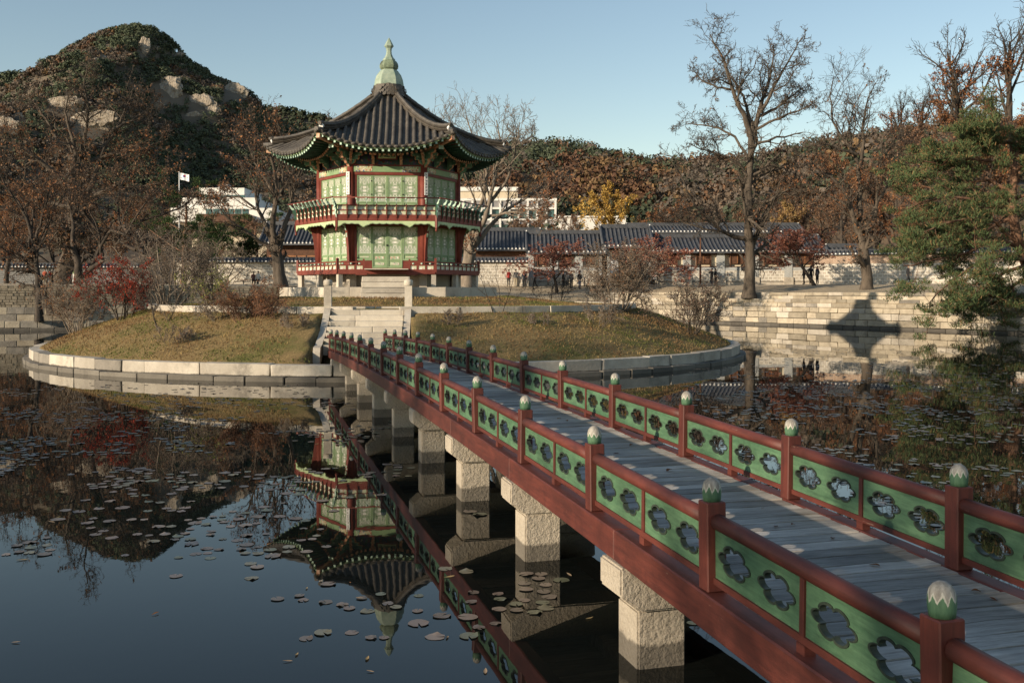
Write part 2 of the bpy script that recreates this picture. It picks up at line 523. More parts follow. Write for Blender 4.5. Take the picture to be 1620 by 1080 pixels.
def bank_profile(off, a):
    """ground height off metres behind the pond edge in direction a (seen from the pond's middle)"""
    deg = math.degrees(a) % 360
    near = 1.05
    left = 0.62 if off < 1.35 else (1.52 if off < 3.25 else 2.83 + 0.03 * min(off - 3.2, 15))
    right = 2.02 if off < 1.75 else 2.50 + 0.75 * sstep(2, 16, off)
    back = 2.1 + 1.15 * sstep(1, 12, off)
    wl = sstep(112, 118, deg) * (1 - sstep(172, 195, deg))
    wr = (sstep(-12, -4, deg if deg < 180 else deg - 360)) * (1 - sstep(68, 76, deg))
    wb = sstep(68, 76, deg) * (1 - sstep(112, 118, deg))
    wn_ = max(0.0, 1 - wl - wr - wb)
    return wl * left + wr * right + wb * back + wn_ * near

def ground_at(x, y):
    v = Vector((x, y)) - PC
    a = math.atan2(v.y, v.x)
    return bank_profile(max(0.0, v.length - shore_r(a)), a)

OFFS = [0.3, 0.9, 1.34, 1.36, 1.74, 1.76, 2.4, 3.24, 3.26, 5, 7, 9, 12, 16, 22, 32, 50, 80, 130, 220, 420, 800, 1600, 3200, 6000]
vs = []; fs = []
for oi, off in enumerate([0.3] + OFFS):
    for k in range(NA):
        a = 2 * math.pi * k / NA
        r_ = SHORE[k] + off
        h = bank_profile(off, a) if oi > 0 else -1.2
        if off > 100: h = lerp(h, 3.2, 0.8)
        if oi > 0 and 1 < off < 60: h += 0.05 * noise.noise(Vector((r_ * math.cos(a) * .3, r_ * math.sin(a) * .3, 0)))
        vs.append((PC.x + r_ * math.cos(a), PC.y + r_ * math.sin(a), h))
for i in range(len(OFFS)):
    for k in range(NA):
        k2 = (k + 1) % NA
        fs.append((i * NA + k, i * NA + k2, (i + 1) * NA + k2, (i + 1) * NA + k)[::-1])
g = put('ground', np_mesh('ground', vs, fs, M['earth'], False)); tag(g, kind='structure')
vs = [(PC.x, PC.y, 0)] + [(PC.x + (SHORE[k] + 0.29) * math.cos(2 * math.pi * k / NA), PC.y + (SHORE[k] + 0.29) * math.sin(2 * math.pi * k / NA), 0) for k in range(NA)]
fs = [(0, 1 + k, 1 + (k + 1) % NA) for k in range(NA)]
w = put('water', np_mesh('water', vs, fs, M['water'])); tag(w, kind='structure')
w = put('pond_bed', np_mesh('pond_bed', [(x, y, -1.15) for x, y, z in vs], fs, M['mud'])); tag(w, kind='structure')

# ------------------------------------------------------------------ stone pieces
def stone_data(name, mat, seed, j=0.02, bev=0.03):
    """unit block with chipped edges, roughly -0.5..0.5"""
    bm = bmesh.new()
    bmesh.ops.create_cube(bm, size=1.0)
    rr = random.Random(seed)
    for v in bm.verts:
        v.co += Vector((rr.uniform(-j, j), rr.uniform(-j, j), rr.uniform(-j, j) * 1.5))
    bmesh.ops.bevel(bm, geom=list(bm.edges), offset=bev, segments=1, affect='EDGES')
    me = bpy.data.meshes.new(name)
    bm.to_mesh(me); bm.free()
    me.materials.append(mat)
    return me
ST_BANK = [stone_data('stone', M['granite_bank'], i) for i in range(7)]
ST_DARK = [stone_data('stone', M['granite_dark'], 20 + i) for i in range(4)]
ST_KERB = [stone_data('stone', M['granite_kerb'], 40 + i, 0.014, 0.022) for i in range(6)]
ST_DRY = [stone_data('stone', M['granite_dry'], 60 + i, 0.008, 0.018) for i in range(4)]

def shore_pt(a, off):
    k = (a / (2 * math.pi) * NA) % NA; i = int(k); f = k - i
    r_ = lerp(SHORE[i], SHORE[(i + 1) % NA], f) + off
    return Vector((PC.x + r_ * math.cos(a), PC.y + r_ * math.sin(a)))
def course(parent, a0, a1, z0, z1, setback, lens, depth=0.5, sets=None, seed=0, gap=0.022, zj=0.02):
    """one course of blocks along the pond edge between directions a0 and a1 (degrees), each block an object"""
    sets = sets or ST_BANK
    rr = random.Random(seed)
    a = R(a0)
    while a < R(a1):
        w = rr.uniform(*lens)
        p = shore_pt(a, setback)
        b = a
        while (shore_pt(b, setback) - p).length < w and b < R(a1): b += .0012
        q = shore_pt(b, setback)
        d = q - p
        if d.length > .2:
            dep = depth + rr.uniform(-.05, .06)
            nrm = Vector((d.y, -d.x)).normalized()
            c = (p + q) / 2 + nrm * (dep / 2)
            put('stone', rr.choice(sets), parent, (c.x - parent.location.x, c.y - parent.location.y, (z0 + z1) / 2 + rr.uniform(-zj, zj) * .4 - parent.location.z),
                (0, 0, math.atan2(d.y, d.x) + rr.uniform(-.015, .015)), (d.length - gap, dep, z1 - z0 - gap * .7 + rr.uniform(-zj, 0)))
        a = b

# right embankment: six courses and a set-back upper wall
emb = empty('stone_embankment', (22.5, 71.9, 0)); tag(emb, 'tall stepped embankment of pale granite blocks below the bare trees', 'embankment')
MIX = ST_BANK + ST_BANK + ST_DARK[:2] + ST_KERB[:4]
zs = [-0.5, 0.17, 0.60, 1.06, 1.44, 1.76, 2.06]
for k in range(6):
    course(emb, 8, 82, zs[k], zs[k + 1], -0.10 if k == 0 else 0.05 * k, (0.55, 1.7), 0.6, MIX if k else ST_DARK, seed=k, gap=.035)
course(emb, 8, 82, 2.0, 2.30, 1.45, (1.0, 2.2), 0.45, MIX, seed=20)
course(emb, 8, 82, 2.30, 2.56, 1.5, (1.0, 2.2), 0.45, MIX, seed=21)

# left embankment: two low tiers and a rubble retaining wall
emb = empty('stone_embankment', (-34, 66, 0)); tag(emb, 'two low grey stone tiers under a rubble wall by leaning trees', 'embankment')
A0, A1 = 116, 164
course(emb, A0, A1, -0.5, 0.2, -0.05, (0.9, 1.6), 0.6, ST_DARK, 301)
course(emb, A0, A1, 0.2, 0.66, 0.05, (0.8, 1.5), 0.6, ST_DARK + ST_BANK[:3], 302)
course(emb, A0, A1, 0.6, 1.08, 1.0, (0.9, 1.7), 0.5, ST_BANK[:4] + ST_DARK, 303)
course(emb, A0, A1, 1.08, 1.57, 1.05, (0.9, 1.7), 0.5, ST_BANK[:4] + ST_DARK, 304)
# rubble: too small to pick apart, one part
mb = MB(); rr = random.Random(5)
z = 1.5
while z < 2.85:
    h = rr.uniform(.16, .26); a = R(A0)
    while a < R(A1):
        w_ = rr.uniform(.2, .5)
        p = shore_pt(a, 3.0 + rr.uniform(-.04, .04)); b = a + w_ / (p - PC).length * .9
        q = shore_pt(b, 3.0); d = q - p; c = (p + q) / 2 + Vector((d.y, -d.x)).normalized() * .2 - Vector((-34, 66))
        mb.box((c.x, c.y, z + h / 2), (d.length - .03, .4, h - .025), 0, Matrix.Rotation(math.atan2(d.y, d.x), 3, 'Z'))
        a = b
    z += h
o = mb.build('rubble', M['granite_bank'], emb); tag(o, kind='stuff')

# ------------------------------------------------------------------ island
IC = Vector((-5.0, 44.0)); IR = 14.7; TR = 10.2
def island_h(x, y):
    r_ = (Vector((x, y)) - IC).length
    sx_, sy_ = x + 4.70, y - 31.2
    lx_ = sx_ * 0.9974 + sy_ * 0.0715; ly_ = -sx_ * 0.0715 + sy_ * 0.9974
    if abs(lx_) < 1.45 and -2.6 < ly_ < 2.75: return min(0.46, 0.1)  # dug out under the stairs
    if r_ > IR - 0.3: return 0.46
    if r_ > TR + .1:
        t = (IR - 0.3 - r_) / (IR - 0.4 - TR)
        # softly domed slope
        return 0.46 + 1.47 * (1.25 * t - 0.25 * t * t) + 0.05 * noise.noise(Vector((x * .6, y * .6, 3)))
    if r_ > TR - .2: return lerp(2.0, 1.93, (r_ - TR + .2) / .3)
    dp = (Vector((x, y)) - Vector((-5.87, 47.5))).length
    return lerp(2.40, 2.04, sstep(5.2, 9.5, dp)) + 0.025 * noise.noise(Vector((x * .8, y * .8, 1)))
rs = [0.01, 1.5, 3, 4.5, 6, 7, 8, 9, 9.6, 10.0, 10.15, 10.3, 10.55] + [10.8 + .25 * i for i in range(14)] + [14.25, 14.4]
NI = 420
vs = []; fs = []
for r_ in rs:
    for k in range(NI):
        a = 2 * math.pi * k / NI
        x, y = IC.x + r_ * math.cos(a), IC.y + r_ * math.sin(a)
        vs.append((x, y, island_h(x, y)))
for k in range(NI):
    a = 2 * math.pi * k / NI
    vs.append((IC.x + 14.42 * math.cos(a), IC.y + 14.42 * math.sin(a), -1.1))
for i in range(len(rs)):
    for k in range(NI):
        k2 = (k + 1) % NI
        fs.append((i * NI + k, i * NI + k2, (i + 1) * NI + k2, (i + 1) * NI + k)[::-1])
isl = put('island', np_mesh('island', vs, fs, M['lawn'], True)); tag(isl, kind='structure')

# kerb stones round the island (two courses) and round the upper lawn
rr = random.Random(11)
kerb = empty('island_kerb', (IC.x, IC.y, 0)); tag(kerb, 'ring of pale granite kerb stones edging the grassy island at the waterline', 'kerb')
for (r0, z0, z1, dep, lens) in ((IR - 0.22, 0.14, 0.50, 0.42, (0.9, 2.3)), (IR - 0.02, -0.6, 0.15, 0.5, (0.8, 1.7))):
    a = 0.0
    while a < 2 * math.pi - 0.03:
        w_ = rr.uniform(*lens) / r0
        if a + w_ > 2 * math.pi - .05: w_ = 2 * math.pi - a
        am = a + w_ / 2
        dark = rr.random() < 0.16
        put('stone', rr.choice(ST_DARK if dark else ST_KERB), kerb, (r0 * math.cos(am), r0 * math.sin(am), (z0 + z1) / 2 + rr.uniform(-.012, .012)),
            (0, 0, am + math.pi / 2), (w_ * (r0 + dep * .3) - .030, dep + rr.uniform(-.05, .05), z1 - z0 + rr.uniform(-.02, .01)))
        a += w_
ter = empty('terrace_kerb', (IC.x, IC.y, 0)); tag(ter, 'low ring of granite border stones around the lawn under the pavilion', 'kerb')
a = 0.0
STAIR_A = math.atan2(33.9 - IC.y, -4.87 - IC.x)   # direction of the stairs
while a < 2 * math.pi - 0.04:
    w_ = rr.uniform(1.0, 2.2) / TR
    if a + w_ > 2 * math.pi - .06: w_ = 2 * math.pi - a
    am = a + w_ / 2
    da = abs((am - STAIR_A + math.pi) % (2 * math.pi) - math.pi)
    if da * TR > 1.3:
        put('stone', rr.choice(ST_KERB), ter, (TR * math.cos(am), TR * math.sin(am), 1.93), (0, 0, am + math.pi / 2), (w_ * (TR + .05) - .014, 0.32, 0.40))
    a += w_
for k in range(2):   # low border across the top of the stairs, on the lawn
    put('stone', ST_KERB[k], ter, (-0.75 + k * 1.7 + .1, -9.0 + .05 * k, 2.06), (0, 0, 0.04), (1.66, 0.3, 0.12))

# grass: short blades all over the slope and the lawn
def grass_mesh(n, area, size, pal, seed):
    r2 = np.random.default_rng(seed)
    P = np.empty((n, 3)); cols = np.empty((n, 3))
    i = 0
    while i < n:
        ang_ = r2.uniform(0, 2 * math.pi); rad_ = math.sqrt(r2.uniform(0, 1)) * 14.3
        x, y = IC.x + rad_ * math.cos(ang_), IC.y + rad_ * math.sin(ang_)
        if y > 56: continue
        if abs(x + 5.0) < 2.0 and 30 < y < 35: continue
        if math.hypot(x + 5.87, y - 47.5) < 5.6: continue
        g_ = noise.noise(Vector((x * .45, y * .45, 7))) + .5 * noise.noise(Vector((x * 1.7, y * 1.7, 2)))
        P[i] = (x, y, island_h(x, y) - .01)
        k = 0 if g_ > .16 else (1 if g_ > -.15 else 2)
        cols[i] = np.array(pal[k]) * r2.uniform(.65, 1.25)
        i += 1
    yaw = r2.uniform(0, 2 * math.pi, n); h = r2.uniform(.4, 1.0, n) * size; wd = r2.uniform(.010, .026, n)
    lean = r2.normal(0, .5, (n, 2)) * h[:, None]
    dx = np.cos(yaw) * wd; dy = np.sin(yaw) * wd
    z0 = np.zeros(n)
    a_ = P + np.stack([dx, dy, z0], 1); b_ = P - np.stack([dx, dy, z0], 1)
    c_ = P + np.stack([lean[:, 0], lean[:, 1], h], 1)
    V = np.stack([a_, b_, c_], 1).reshape(-1, 3)
    Fc = np.arange(3 * n).reshape(n, 3)
    return np_mesh('grass', V, Fc, M['grass'], False, cols)
gr = put('grass', grass_mesh(75000, None, 0.10, [(0.140, 0.150, 0.045), (0.300, 0.215, 0.095), (0.235, 0.145, 0.070)], 3))
tag(gr, 'short dry grass and green tufts covering the round island', 'grass', kind='stuff')

# ------------------------------------------------------------------ wooded hills and the mountain
def interp(pts, x):
    if x <= pts[0][0]: return pts[0][1]
    for (x0, y0), (x1, y1) in zip(pts[:-1], pts[1:]):
        if x <= x1: return lerp(y0, y1, (x - x0) / (x1 - x0))
    return pts[-1][1]
H_RIDGE = [(430, 400), (560, 345), (640, 320), (720, 285), (780, 262), (830, 254), (880, 250), (920, 256), (950, 262), (1000, 274), (1050, 285), (1100, 285), (1160, 276), (1230, 266), (1300, 255), (1380, 246), (1450, 238), (1520, 230), (1620, 222), (1800, 232), (2000, 300)]
def hill_h(x, y):
    """the wooded rise behind the courtyards"""
    a = sstep(25, 75, x) * sstep(104, 150, y) * 15
    px = 810 + F_PX * x / max(y, 60)
    rid = CAM_H + (460 - interp(H_RIDGE, px)) / F_PX * 450 - 3.2
    g = sstep(130, 450, y)
    if y > 450: g = 1 - .55 * sstep(450, 620, y)
    n_ = noise.fractal(Vector((x * .018, y * .018, 5)), 1.0, 2.0, 4) * 5 * sstep(160, 300, y) * (1 - .7 * sstep(380, 440, y))
    return 3.2 + max(a * (1 - sstep(200, 350, y)), 0) + rid * g * .97 + n_
def height_grid(name, xs, ys, fn, mat):
    V = [(x, y, fn(x, y)) for y in ys for x in xs]
    n = len(xs)
    Fc = [(j * n + i, j * n + i + 1, (j + 1) * n + i + 1, (j + 1) * n + i) for j in range(len(ys) - 1) for i in range(n - 1)]
    return put(name, np_mesh(name, V, Fc, mat, True))
M['woodland_floor'] = mat_noise('woodland_floor', (0.075, 0.055, 0.035), (0.15, 0.105, 0.065), .08, .95)
xs = [-140 + 9 * i for i in range(70)]; ys = [103 + 8 * i for i in range(66)]
hl = height_grid('hill', xs, ys, lambda x, y: hill_h(x, y) - (.35 if y < 112 else 0), M['woodland_floor']); tag(hl, kind='structure')
M_RIDGE = [(-400, 330), (-200, 235), (-80, 195), (0, 160), (40, 134), (75, 111), (110, 93), (140, 73), (170, 60), (200, 51), (225, 47), (250, 51), (268, 64), (285, 92), (310, 104), (340, 124), (370, 136), (395, 146), (412, 166), (430, 185), (480, 215), (560, 260), (680, 330), (800, 400)]
def mount_h(x, y):
    px = 810 + F_PX * x / 1500.0
    rid = (460 - interp(M_RIDGE, px)) / F_PX * 1500
    u = (y - 1500) / (700 if y < 1500 else 800)
    g = max(0.0, 1 - abs(u) ** 1.15)
    spur = noise.fractal(Vector((x * .0045, y * .0045, 9)), 1.0, 2.0, 5)
    return max(-3, rid * g * (1 + .22 * spur * min(1, abs(u) * 3.0)) + 8 * spur * min(1, abs(u) * 4) * g)
M['mountain_ground'] = mat_noise('mountain_ground', (0.085, 0.072, 0.052), (0.15, 0.122, 0.090), .012, .95)
xs = [-1700 + 26 * i for i in range(76)]; ys = [800 + 26 * i for i in range(54)]
mt = height_grid('mountain', xs, ys, mount_h, M['mountain_ground']); tag(mt, kind='structure')
R_RIDGE = [(200, 300), (300, 220), (380, 172), (430, 172), (470, 172), (500, 180), (530, 191), (570, 210), (640, 245), (740, 290), (900, 380)]
def ridge_h(x, y):
    px = 810 + F_PX * x / 2200.0
    g = max(0.0, 1 - abs(y - 2200) / 500.0)
    return (460 - interp(R_RIDGE, px)) / F_PX * 2200 * g * (1 + .06 * noise.fractal(Vector((x * .004, y * .004, 2)), 1, 2, 4))
xs = [-1000 + 40 * i for i in range(34)]; ys = [1720 + 40 * i for i in range(25)]
mt2 = height_grid('far_ridge', xs, ys, ridge_h, M['mountain_ground']); tag(mt2, kind='structure')

def forest_mesh(name, P, rad, hgt, cols, nq, seed, cl=.42):
    """one mass of far tree crowns: nq leaf clumps round each crown"""
    r2 = np.random.default_rng(seed)
    n = len(P)
    c = np.repeat(P, nq, axis=0); rr_ = np.repeat(rad, nq); hh = np.repeat(hgt, nq); cc = np.repeat(cols, nq, axis=0)
    N = len(c)
    d = r2.normal(0, 1, (N, 3)); d[:, 2] = d[:, 2] * .8 + .25; d /= np.linalg.norm(d, axis=1, keepdims=True)
    k = r2.uniform(.55, 1.0, N)
    pos = c + np.stack([d[:, 0] * rr_ * k, d[:, 1] * rr_ * k, hh * .55 + d[:, 2] * hh * .45 * k], 1)
    nrm = d + r2.normal(0, .45, (N, 3)); nrm /= np.linalg.norm(nrm, axis=1, keepdims=True)
    a = np.cross(nrm, r2.normal(0, 1, (N, 3))); a /= np.linalg.norm(a, axis=1, keepdims=True); b = np.cross(nrm, a)
    s_ = (rr_ * r2.uniform(.6, 1.25, N) * cl)[:, None]
    V = np.stack([pos - a * s_, pos - b * s_ * .8, pos + a * s_, pos + b * s_ * .8], 1).reshape(-1, 3)
    col = cc * r2.uniform(.7, 1.3, N)[:, None]
    return np_mesh(name, V, np.arange(4 * N).reshape(N, 4), M['forest'], False, col)
F_PINE = np.array([(0.052, 0.064, 0.040), (0.062, 0.074, 0.045), (0.046, 0.057, 0.037)])
F_BARE = np.array([(0.125, 0.102, 0.082), (0.135, 0.102, 0.076), (0.110, 0.092, 0.076)])
F_RUST = np.array([(0.135, 0.076, 0.044), (0.120, 0.066, 0.042), (0.155, 0.100, 0.052), (0.11, 0.070, 0.046)])

def ray_hit(fn, x, y, d0, d1, step):
    d = d0
    while d < d1:
        p = at(x, y, d)
        if fn(p.x, p.y) > p.z: return p
        d += step
    return None
# bare granite on the mountain
ROCKS = [(265, 139, 26, 20), (318, 160, 22, 13), (371, 143, 20, 14), (226, 72, 10, 16), (160, 88, 10, 5), (150, 93, 8, 5), (282, 84, 8, 6), (287, 101, 6, 3), (283, 121, 7, 4), (300, 184, 18, 8), (100, 163, 28, 14), (142, 192, 40, 18), (8, 196, 22, 14), (30, 185, 12, 10), (248, 165, 12, 7), (172, 70, 5, 4), (245, 74, 8, 4), (335, 172, 12, 7)]
M['rock'] = mat_noise('rock', (0.27, 0.225, 0.17), (0.50, 0.43, 0.34), .12, .9, 1.0, .3, stretch=(2.2, 1, .5), bd=5.0)
rock_pos = []
rr = random.Random(88)
RLAB = ['large domed pale rock face, the roundest on the mountain', 'slanting pale rock slab below the domed rock face', 'pale rock shoulder on the mountain skyline beyond the slanting slab', 'upright pale rock near the mountain top', 'small pale rock high on the long mountain ridge', 'lesser pale rock beside the one high on the long ridge', 'pale boulder on the steep skyline just under the top',
        'thin rock ledge under the skyline boulder', 'thin rock ledge just above the domed rock face', 'low pale outcrop under the slanting slab', 'broad pale slab seen through the crown of the great brown tree', 'widest pale slab low on the mountain behind the great brown tree', 'pale outcrop at the mountain foot behind the crossed trunks', 'pale knob above the outcrop behind the crossed trunks', 'small rock under the domed rock face', 'little rock on the long ridge near the top', 'flat rock beside the upright rock near the top', 'rock rib continuing the slanting slab downwards']
for i, (x, y, w_, h_) in enumerate(ROCKS):
    p = ray_hit(mount_h, x, y + 3, 820, 1560, 6)
    if p is None: continue
    sx, sz = w_ / F_PX * p.y, h_ / F_PX * p.y
    bm = bmesh.new(); bmesh.ops.create_icosphere(bm, subdivisions=4, radius=1)
    for v in bm.verts:
        q = v.co.copy()
        k = 1 + .30 * noise.fractal(q * 1.6 + Vector((i * 7, 0, 0)), 1, 2, 5) - .16 * abs(noise.noise(Vector((q.x * 5, q.y * 2, q.z * 1.2 + i))))
        v.co = Vector((q.x * k * sx * 1.08, q.y * k * sx * .45, q.z * k * sz * 1.2))
    me = bpy.data.meshes.new('rock_outcrop'); bm.to_mesh(me); bm.free(); me.materials.append(M['rock'])
    o = put('rock_outcrop', me, None, p + Vector((0, sx * .12, -sz * .05)), (rr.uniform(-.55, -.25), rr.uniform(-.35, .35), 0)); tag(o, RLAB[i], 'rock', 'granite outcrops on the mountain')
    rock_pos.append((p, sx, sz))
def scatter(n, xr, yr, fn, seed, vis=None):
    r2 = random.Random(seed); out = []
    while len(out) < n:
        x, y = r2.uniform(*xr), r2.uniform(*yr)
        if vis and not vis(x, y): continue
        z = fn(x, y)
        if z < -1: continue
        out.append((x, y, z))
    return np.array(out)
def vis_m(x, y):
    px = 810 + F_PX * x / y
    if not (-90 < px < 560): return False
    z = mount_h(x, y); py = 460 - (z - CAM_H) / y * F_PX
    if py > 300 and (int(x * 7) + int(y * 3)) % 3: return False   # thin where the near trees and houses stand in front
    for p, sx, sz in rock_pos:
        rx = 810 + F_PX * p.x / p.y; ry = 460 - (p.z - CAM_H) / p.y * F_PX
        w_, h_ = sx / p.y * F_PX, sz / p.y * F_PX
        if abs(px - rx) < w_ * .95 and -h_ * .5 < py - ry < h_ * 1.5 and y < p.y + sx: return False
    return True
P = scatter(11500, (-1000, -60), (860, 1560), mount_h, 91, vis_m)
r2 = np.random.default_rng(92)
nz = np.array([noise.fractal(Vector((x * .011, y * .011, 4)), 1, 2, 4) for x, y, z in P])
k = r2.integers(0, 3, len(P))
top_pref = np.clip((P[:, 2] - 120) / 260, 0, 1) * .35
cols = np.where((nz + top_pref + r2.normal(0, .12, len(P)) > -.02)[:, None], F_PINE[k] * 1.3, np.where((r2.random(len(P)) < .75)[:, None], F_BARE[k], F_RUST[k]))
rad = r2.uniform(3.2, 6.0, len(P)); hg = r2.uniform(6, 11, len(P))
o = put('mountain_forest', forest_mesh('mountain_forest', P, rad, hg, cols, 27, 93, .28)); tag(o, 'dark pine and bare brown woods covering the mountain', 'forest', kind='stuff')
P = scatter(900, (-640, -250), (2050, 2230), ridge_h, 94)
o = put('ridge_forest', forest_mesh('ridge_forest', P, r2.uniform(6, 10, len(P)), r2.uniform(10, 17, len(P)), F_PINE[r2.integers(0, 3, len(P))], 16, 95)); tag(o, 'dark pine wood along the distant ridge', 'forest', kind='stuff')
P = scatter(2400, (-110, 330), (165, 470), hill_h, 96, lambda x, y: 540 < 810 + F_PX * x / y < 1760)
nz = np.array([noise.fractal(Vector((x * .02, y * .02, 8)), 1, 2, 4) for x, y, z in P]) + r2.normal(0, .15, len(P))
k = r2.integers(0, 3, len(P))
east = np.array([sstep(1000, 1120, 810 + F_PX * x / y) for x, y, z in P])
cols = np.where((nz > -.16 + .45 * east)[:, None], F_PINE[k] * 1.15, np.where((nz > -.25)[:, None], F_BARE[k], F_RUST[k]))
o = put('hill_forest', forest_mesh('hill_forest', P, r2.uniform(2.4, 4.2, len(P)), r2.uniform(5, 9.5, len(P)), cols, 80, 97, .18)); tag(o, 'mixed autumn wood of pine and brown trees on the low hill', 'forest', kind='stuff')

# ------------------------------------------------------------------ bridge
TH = R(15.17)
bridge = empty('footbridge', (math.cos(TH) * 3.51, math.sin(TH) * 3.51, 0), math.pi / 2 + TH)
tag(bridge, 'long red and green wooden footbridge on granite piers leading to the island', 'bridge')
HALF = 0.850
def deck_h(u): return 1.04 - 0.001 * (u - 16.32) ** 2
def deck_s(u): return -0.002 * (u - 16.32)
def post_u(n): return 3.32 + 2.0 * n
U0, U1 = 0.3, 33.1
rr = random.Random(21)

# planks
plank_me = []
for i in range(8):
    mb = MB()
    n = 8
    xs = [-0.5, 0.5]
    w_ = 0.168
    vs = []
    for k in range(n + 1):
        y = lerp(-0.79, 0.79, k / n)
        wob = rr.uniform(-.0015, .0015); zt = rr.uniform(-.003, .003)
        vs += [(-w_ / 2 + wob, y, -.045), (w_ / 2 + wob, y, -.045), (w_ / 2 + wob - .004, y, zt), (-w_ / 2 + wob + .004, y, zt + rr.uniform(-.002, .002))]
    fs = [(0, 1, 2, 3), (n * 4 + 3, n * 4 + 2, n * 4 + 1, n * 4)]
    for k in range(n):
        b = k * 4
        for q in range(4):
            fs.append((b + q, b + 4 + q, b + 4 + (q + 1) % 4, b + (q + 1) % 4))
    mb.add(vs, fs)
    plank_me.append(mb.data('plank', M['deck']))
u = U0
while u < U1:
    w_ = rr.uniform(.155, .195)
    put('plank', rr.choice(plank_me), bridge, (u + w_ / 2, rr.uniform(-.012, .012), deck_h(u) + rr.uniform(-.004, .004)), (rr.uniform(-.004, .004), -math.atan(deck_s(u)), rr.uniform(-.006, .006)), ((w_ - .007) / .168, 1 if rr.random() < .5 else -1, 1))
    u += w_

# piers and beams
pier_u = [0.92 + 2.9 * k for k in range(12)]
def pier_cap_data():
    mb = MB()
    # profile in the y-z plane: top flat, lower corners cut away at both ends; extruded along x
    yo = HALF + 0.115
    loop = [(-yo, 0.0), (-yo, -0.20), (-yo + .15, -0.32), (yo - .15, -0.32), (yo, -0.20), (yo, 0.0)]
    Mx = Matrix.Rotation(math.pi / 2, 4, 'Z')
    mb.prism([loop], 0.40, Mx)
    me = mb.data('pier_cap', M['granite'])
    bm = bmesh.new(); bm.from_mesh(me)
    bmesh.ops.remove_doubles(bm, verts=bm.verts, dist=1e-5)
    bmesh.ops.dissolve_limit(bm, angle_limit=.01, verts=bm.verts, edges=bm.edges)
    bmesh.ops.recalc_face_normals(bm, faces=bm.faces)
    bmesh.ops.bevel(bm, geom=list(bm.edges), offset=.015, segments=2, affect='EDGES')
    bm.to_mesh(me); bm.free()
    return me
cap_me = pier_cap_data()
def column_data():
    bm = bmesh.new(); bmesh.ops.create_cube(bm, size=1)
    for v in bm.verts:
        v.co = Vector((v.co.x * .37, v.co.y * .37, v.co.z * 1.6 - .8))
    bmesh.ops.bevel(bm, geom=list(bm.edges), offset=.014, segments=2, affect='EDGES')
    me = bpy.data.meshes.new('pier_column'); bm.to_mesh(me); bm.free(); me.materials.append(M['granite'])
    return me
col_me = column_data()
for k, pu in enumerate(pier_u):
    top = deck_h(pu) - 0.215
    cp = put('pier_cap', cap_me, bridge, (pu, 0, top), (0, 0, rr.uniform(-.02, .02)))
    for s in (-1, 1):
        put('pier_column', col_me, bridge, (pu + rr.uniform(-.01, .01), s * 0.635, top - .321), (0, 0, rr.uniform(-.03, .03) + (math.pi / 2 if rr.random() < .5 else 0)))

def seg_box(name, ua, ub, y, zc_off, sy, sz, mat, bevel=0.008, hf=deck_h):
    """straight timber from ua to ub following the deck curve at zc_off above it"""
    za, zb = hf(ua) + zc_off, hf(ub) + zc_off
    L = math.hypot(ub - ua, zb - za)
    key = (name, round(L, 3), sy, sz)
    bm = bmesh.new(); bmesh.ops.create_cube(bm, size=1)
    for v in bm.verts: v.co = Vector((v.co.x * (L - .002), v.co.y * sy, v.co.z * sz))
    bmesh.ops.bevel(bm, geom=list(bm.edges), offset=bevel, segments=1, affect='EDGES')
    me = bpy.data.meshes.new(name); bm.to_mesh(me); bm.free(); me.materials.append(mat)
    return put(name, me, bridge, ((ua + ub) / 2, y, (za + zb) / 2), (0, -math.atan2(zb - za, ub - ua), 0))
stops = [U0] + pier_u[1:-1] + [U1 + .1]
for s in (-1, 1):
    for a, b in zip(stops[:-1], stops[1:]):
        seg_box('side_beam', a, b, s * (HALF + .012), -0.105, 0.14, 0.22, M['red_wood'], 0.01)
for a, b in zip(stops[:-1], stops[1:]):
    seg_box('joist', a, b, 0, -0.135, 0.14, 0.155, M['deck'])

# posts with bullet-shaped finials
def post_data():
    bm = bmesh.new(); bmesh.ops.create_cube(bm, size=1)
    for v in bm.verts: v.co = Vector((v.co.x * .122, v.co.y * .122, (v.co.z + .5) * .52))
    bmesh.ops.bevel(bm, geom=list(bm.edges), offset=.007, segments=1, affect='EDGES')
    me = bpy.data.meshes.new('post'); bm.to_mesh(me); bm.free(); me.materials.append(M['red_post'])
    return me
post_me = post_data()
fin = MB()
fin.lathe([(.050, 0), (.054, .03), (.0555, .06), (.054, .085), (.048, .108), (.036, .125), (.019, .136), (.004, .140)], 20)
fin_me = fin.data('finial', M['cap'])
POSTS = {1: list(range(-1, 16)), -1: list(range(-1, 15))}
for s in (1, -1):
    for n in POSTS[s]:
        pu = post_u(n)
        p = put('post', post_me, bridge, (pu + rr.uniform(-.012, .012), s * HALF, deck_h(pu) + .004), (rr.uniform(-.02, .02), rr.uniform(-.018, .018), rr.uniform(-.02, .02)))
        put('finial', fin_me, p, (0, 0, .518), (0, 0, rr.uniform(0, 6)))

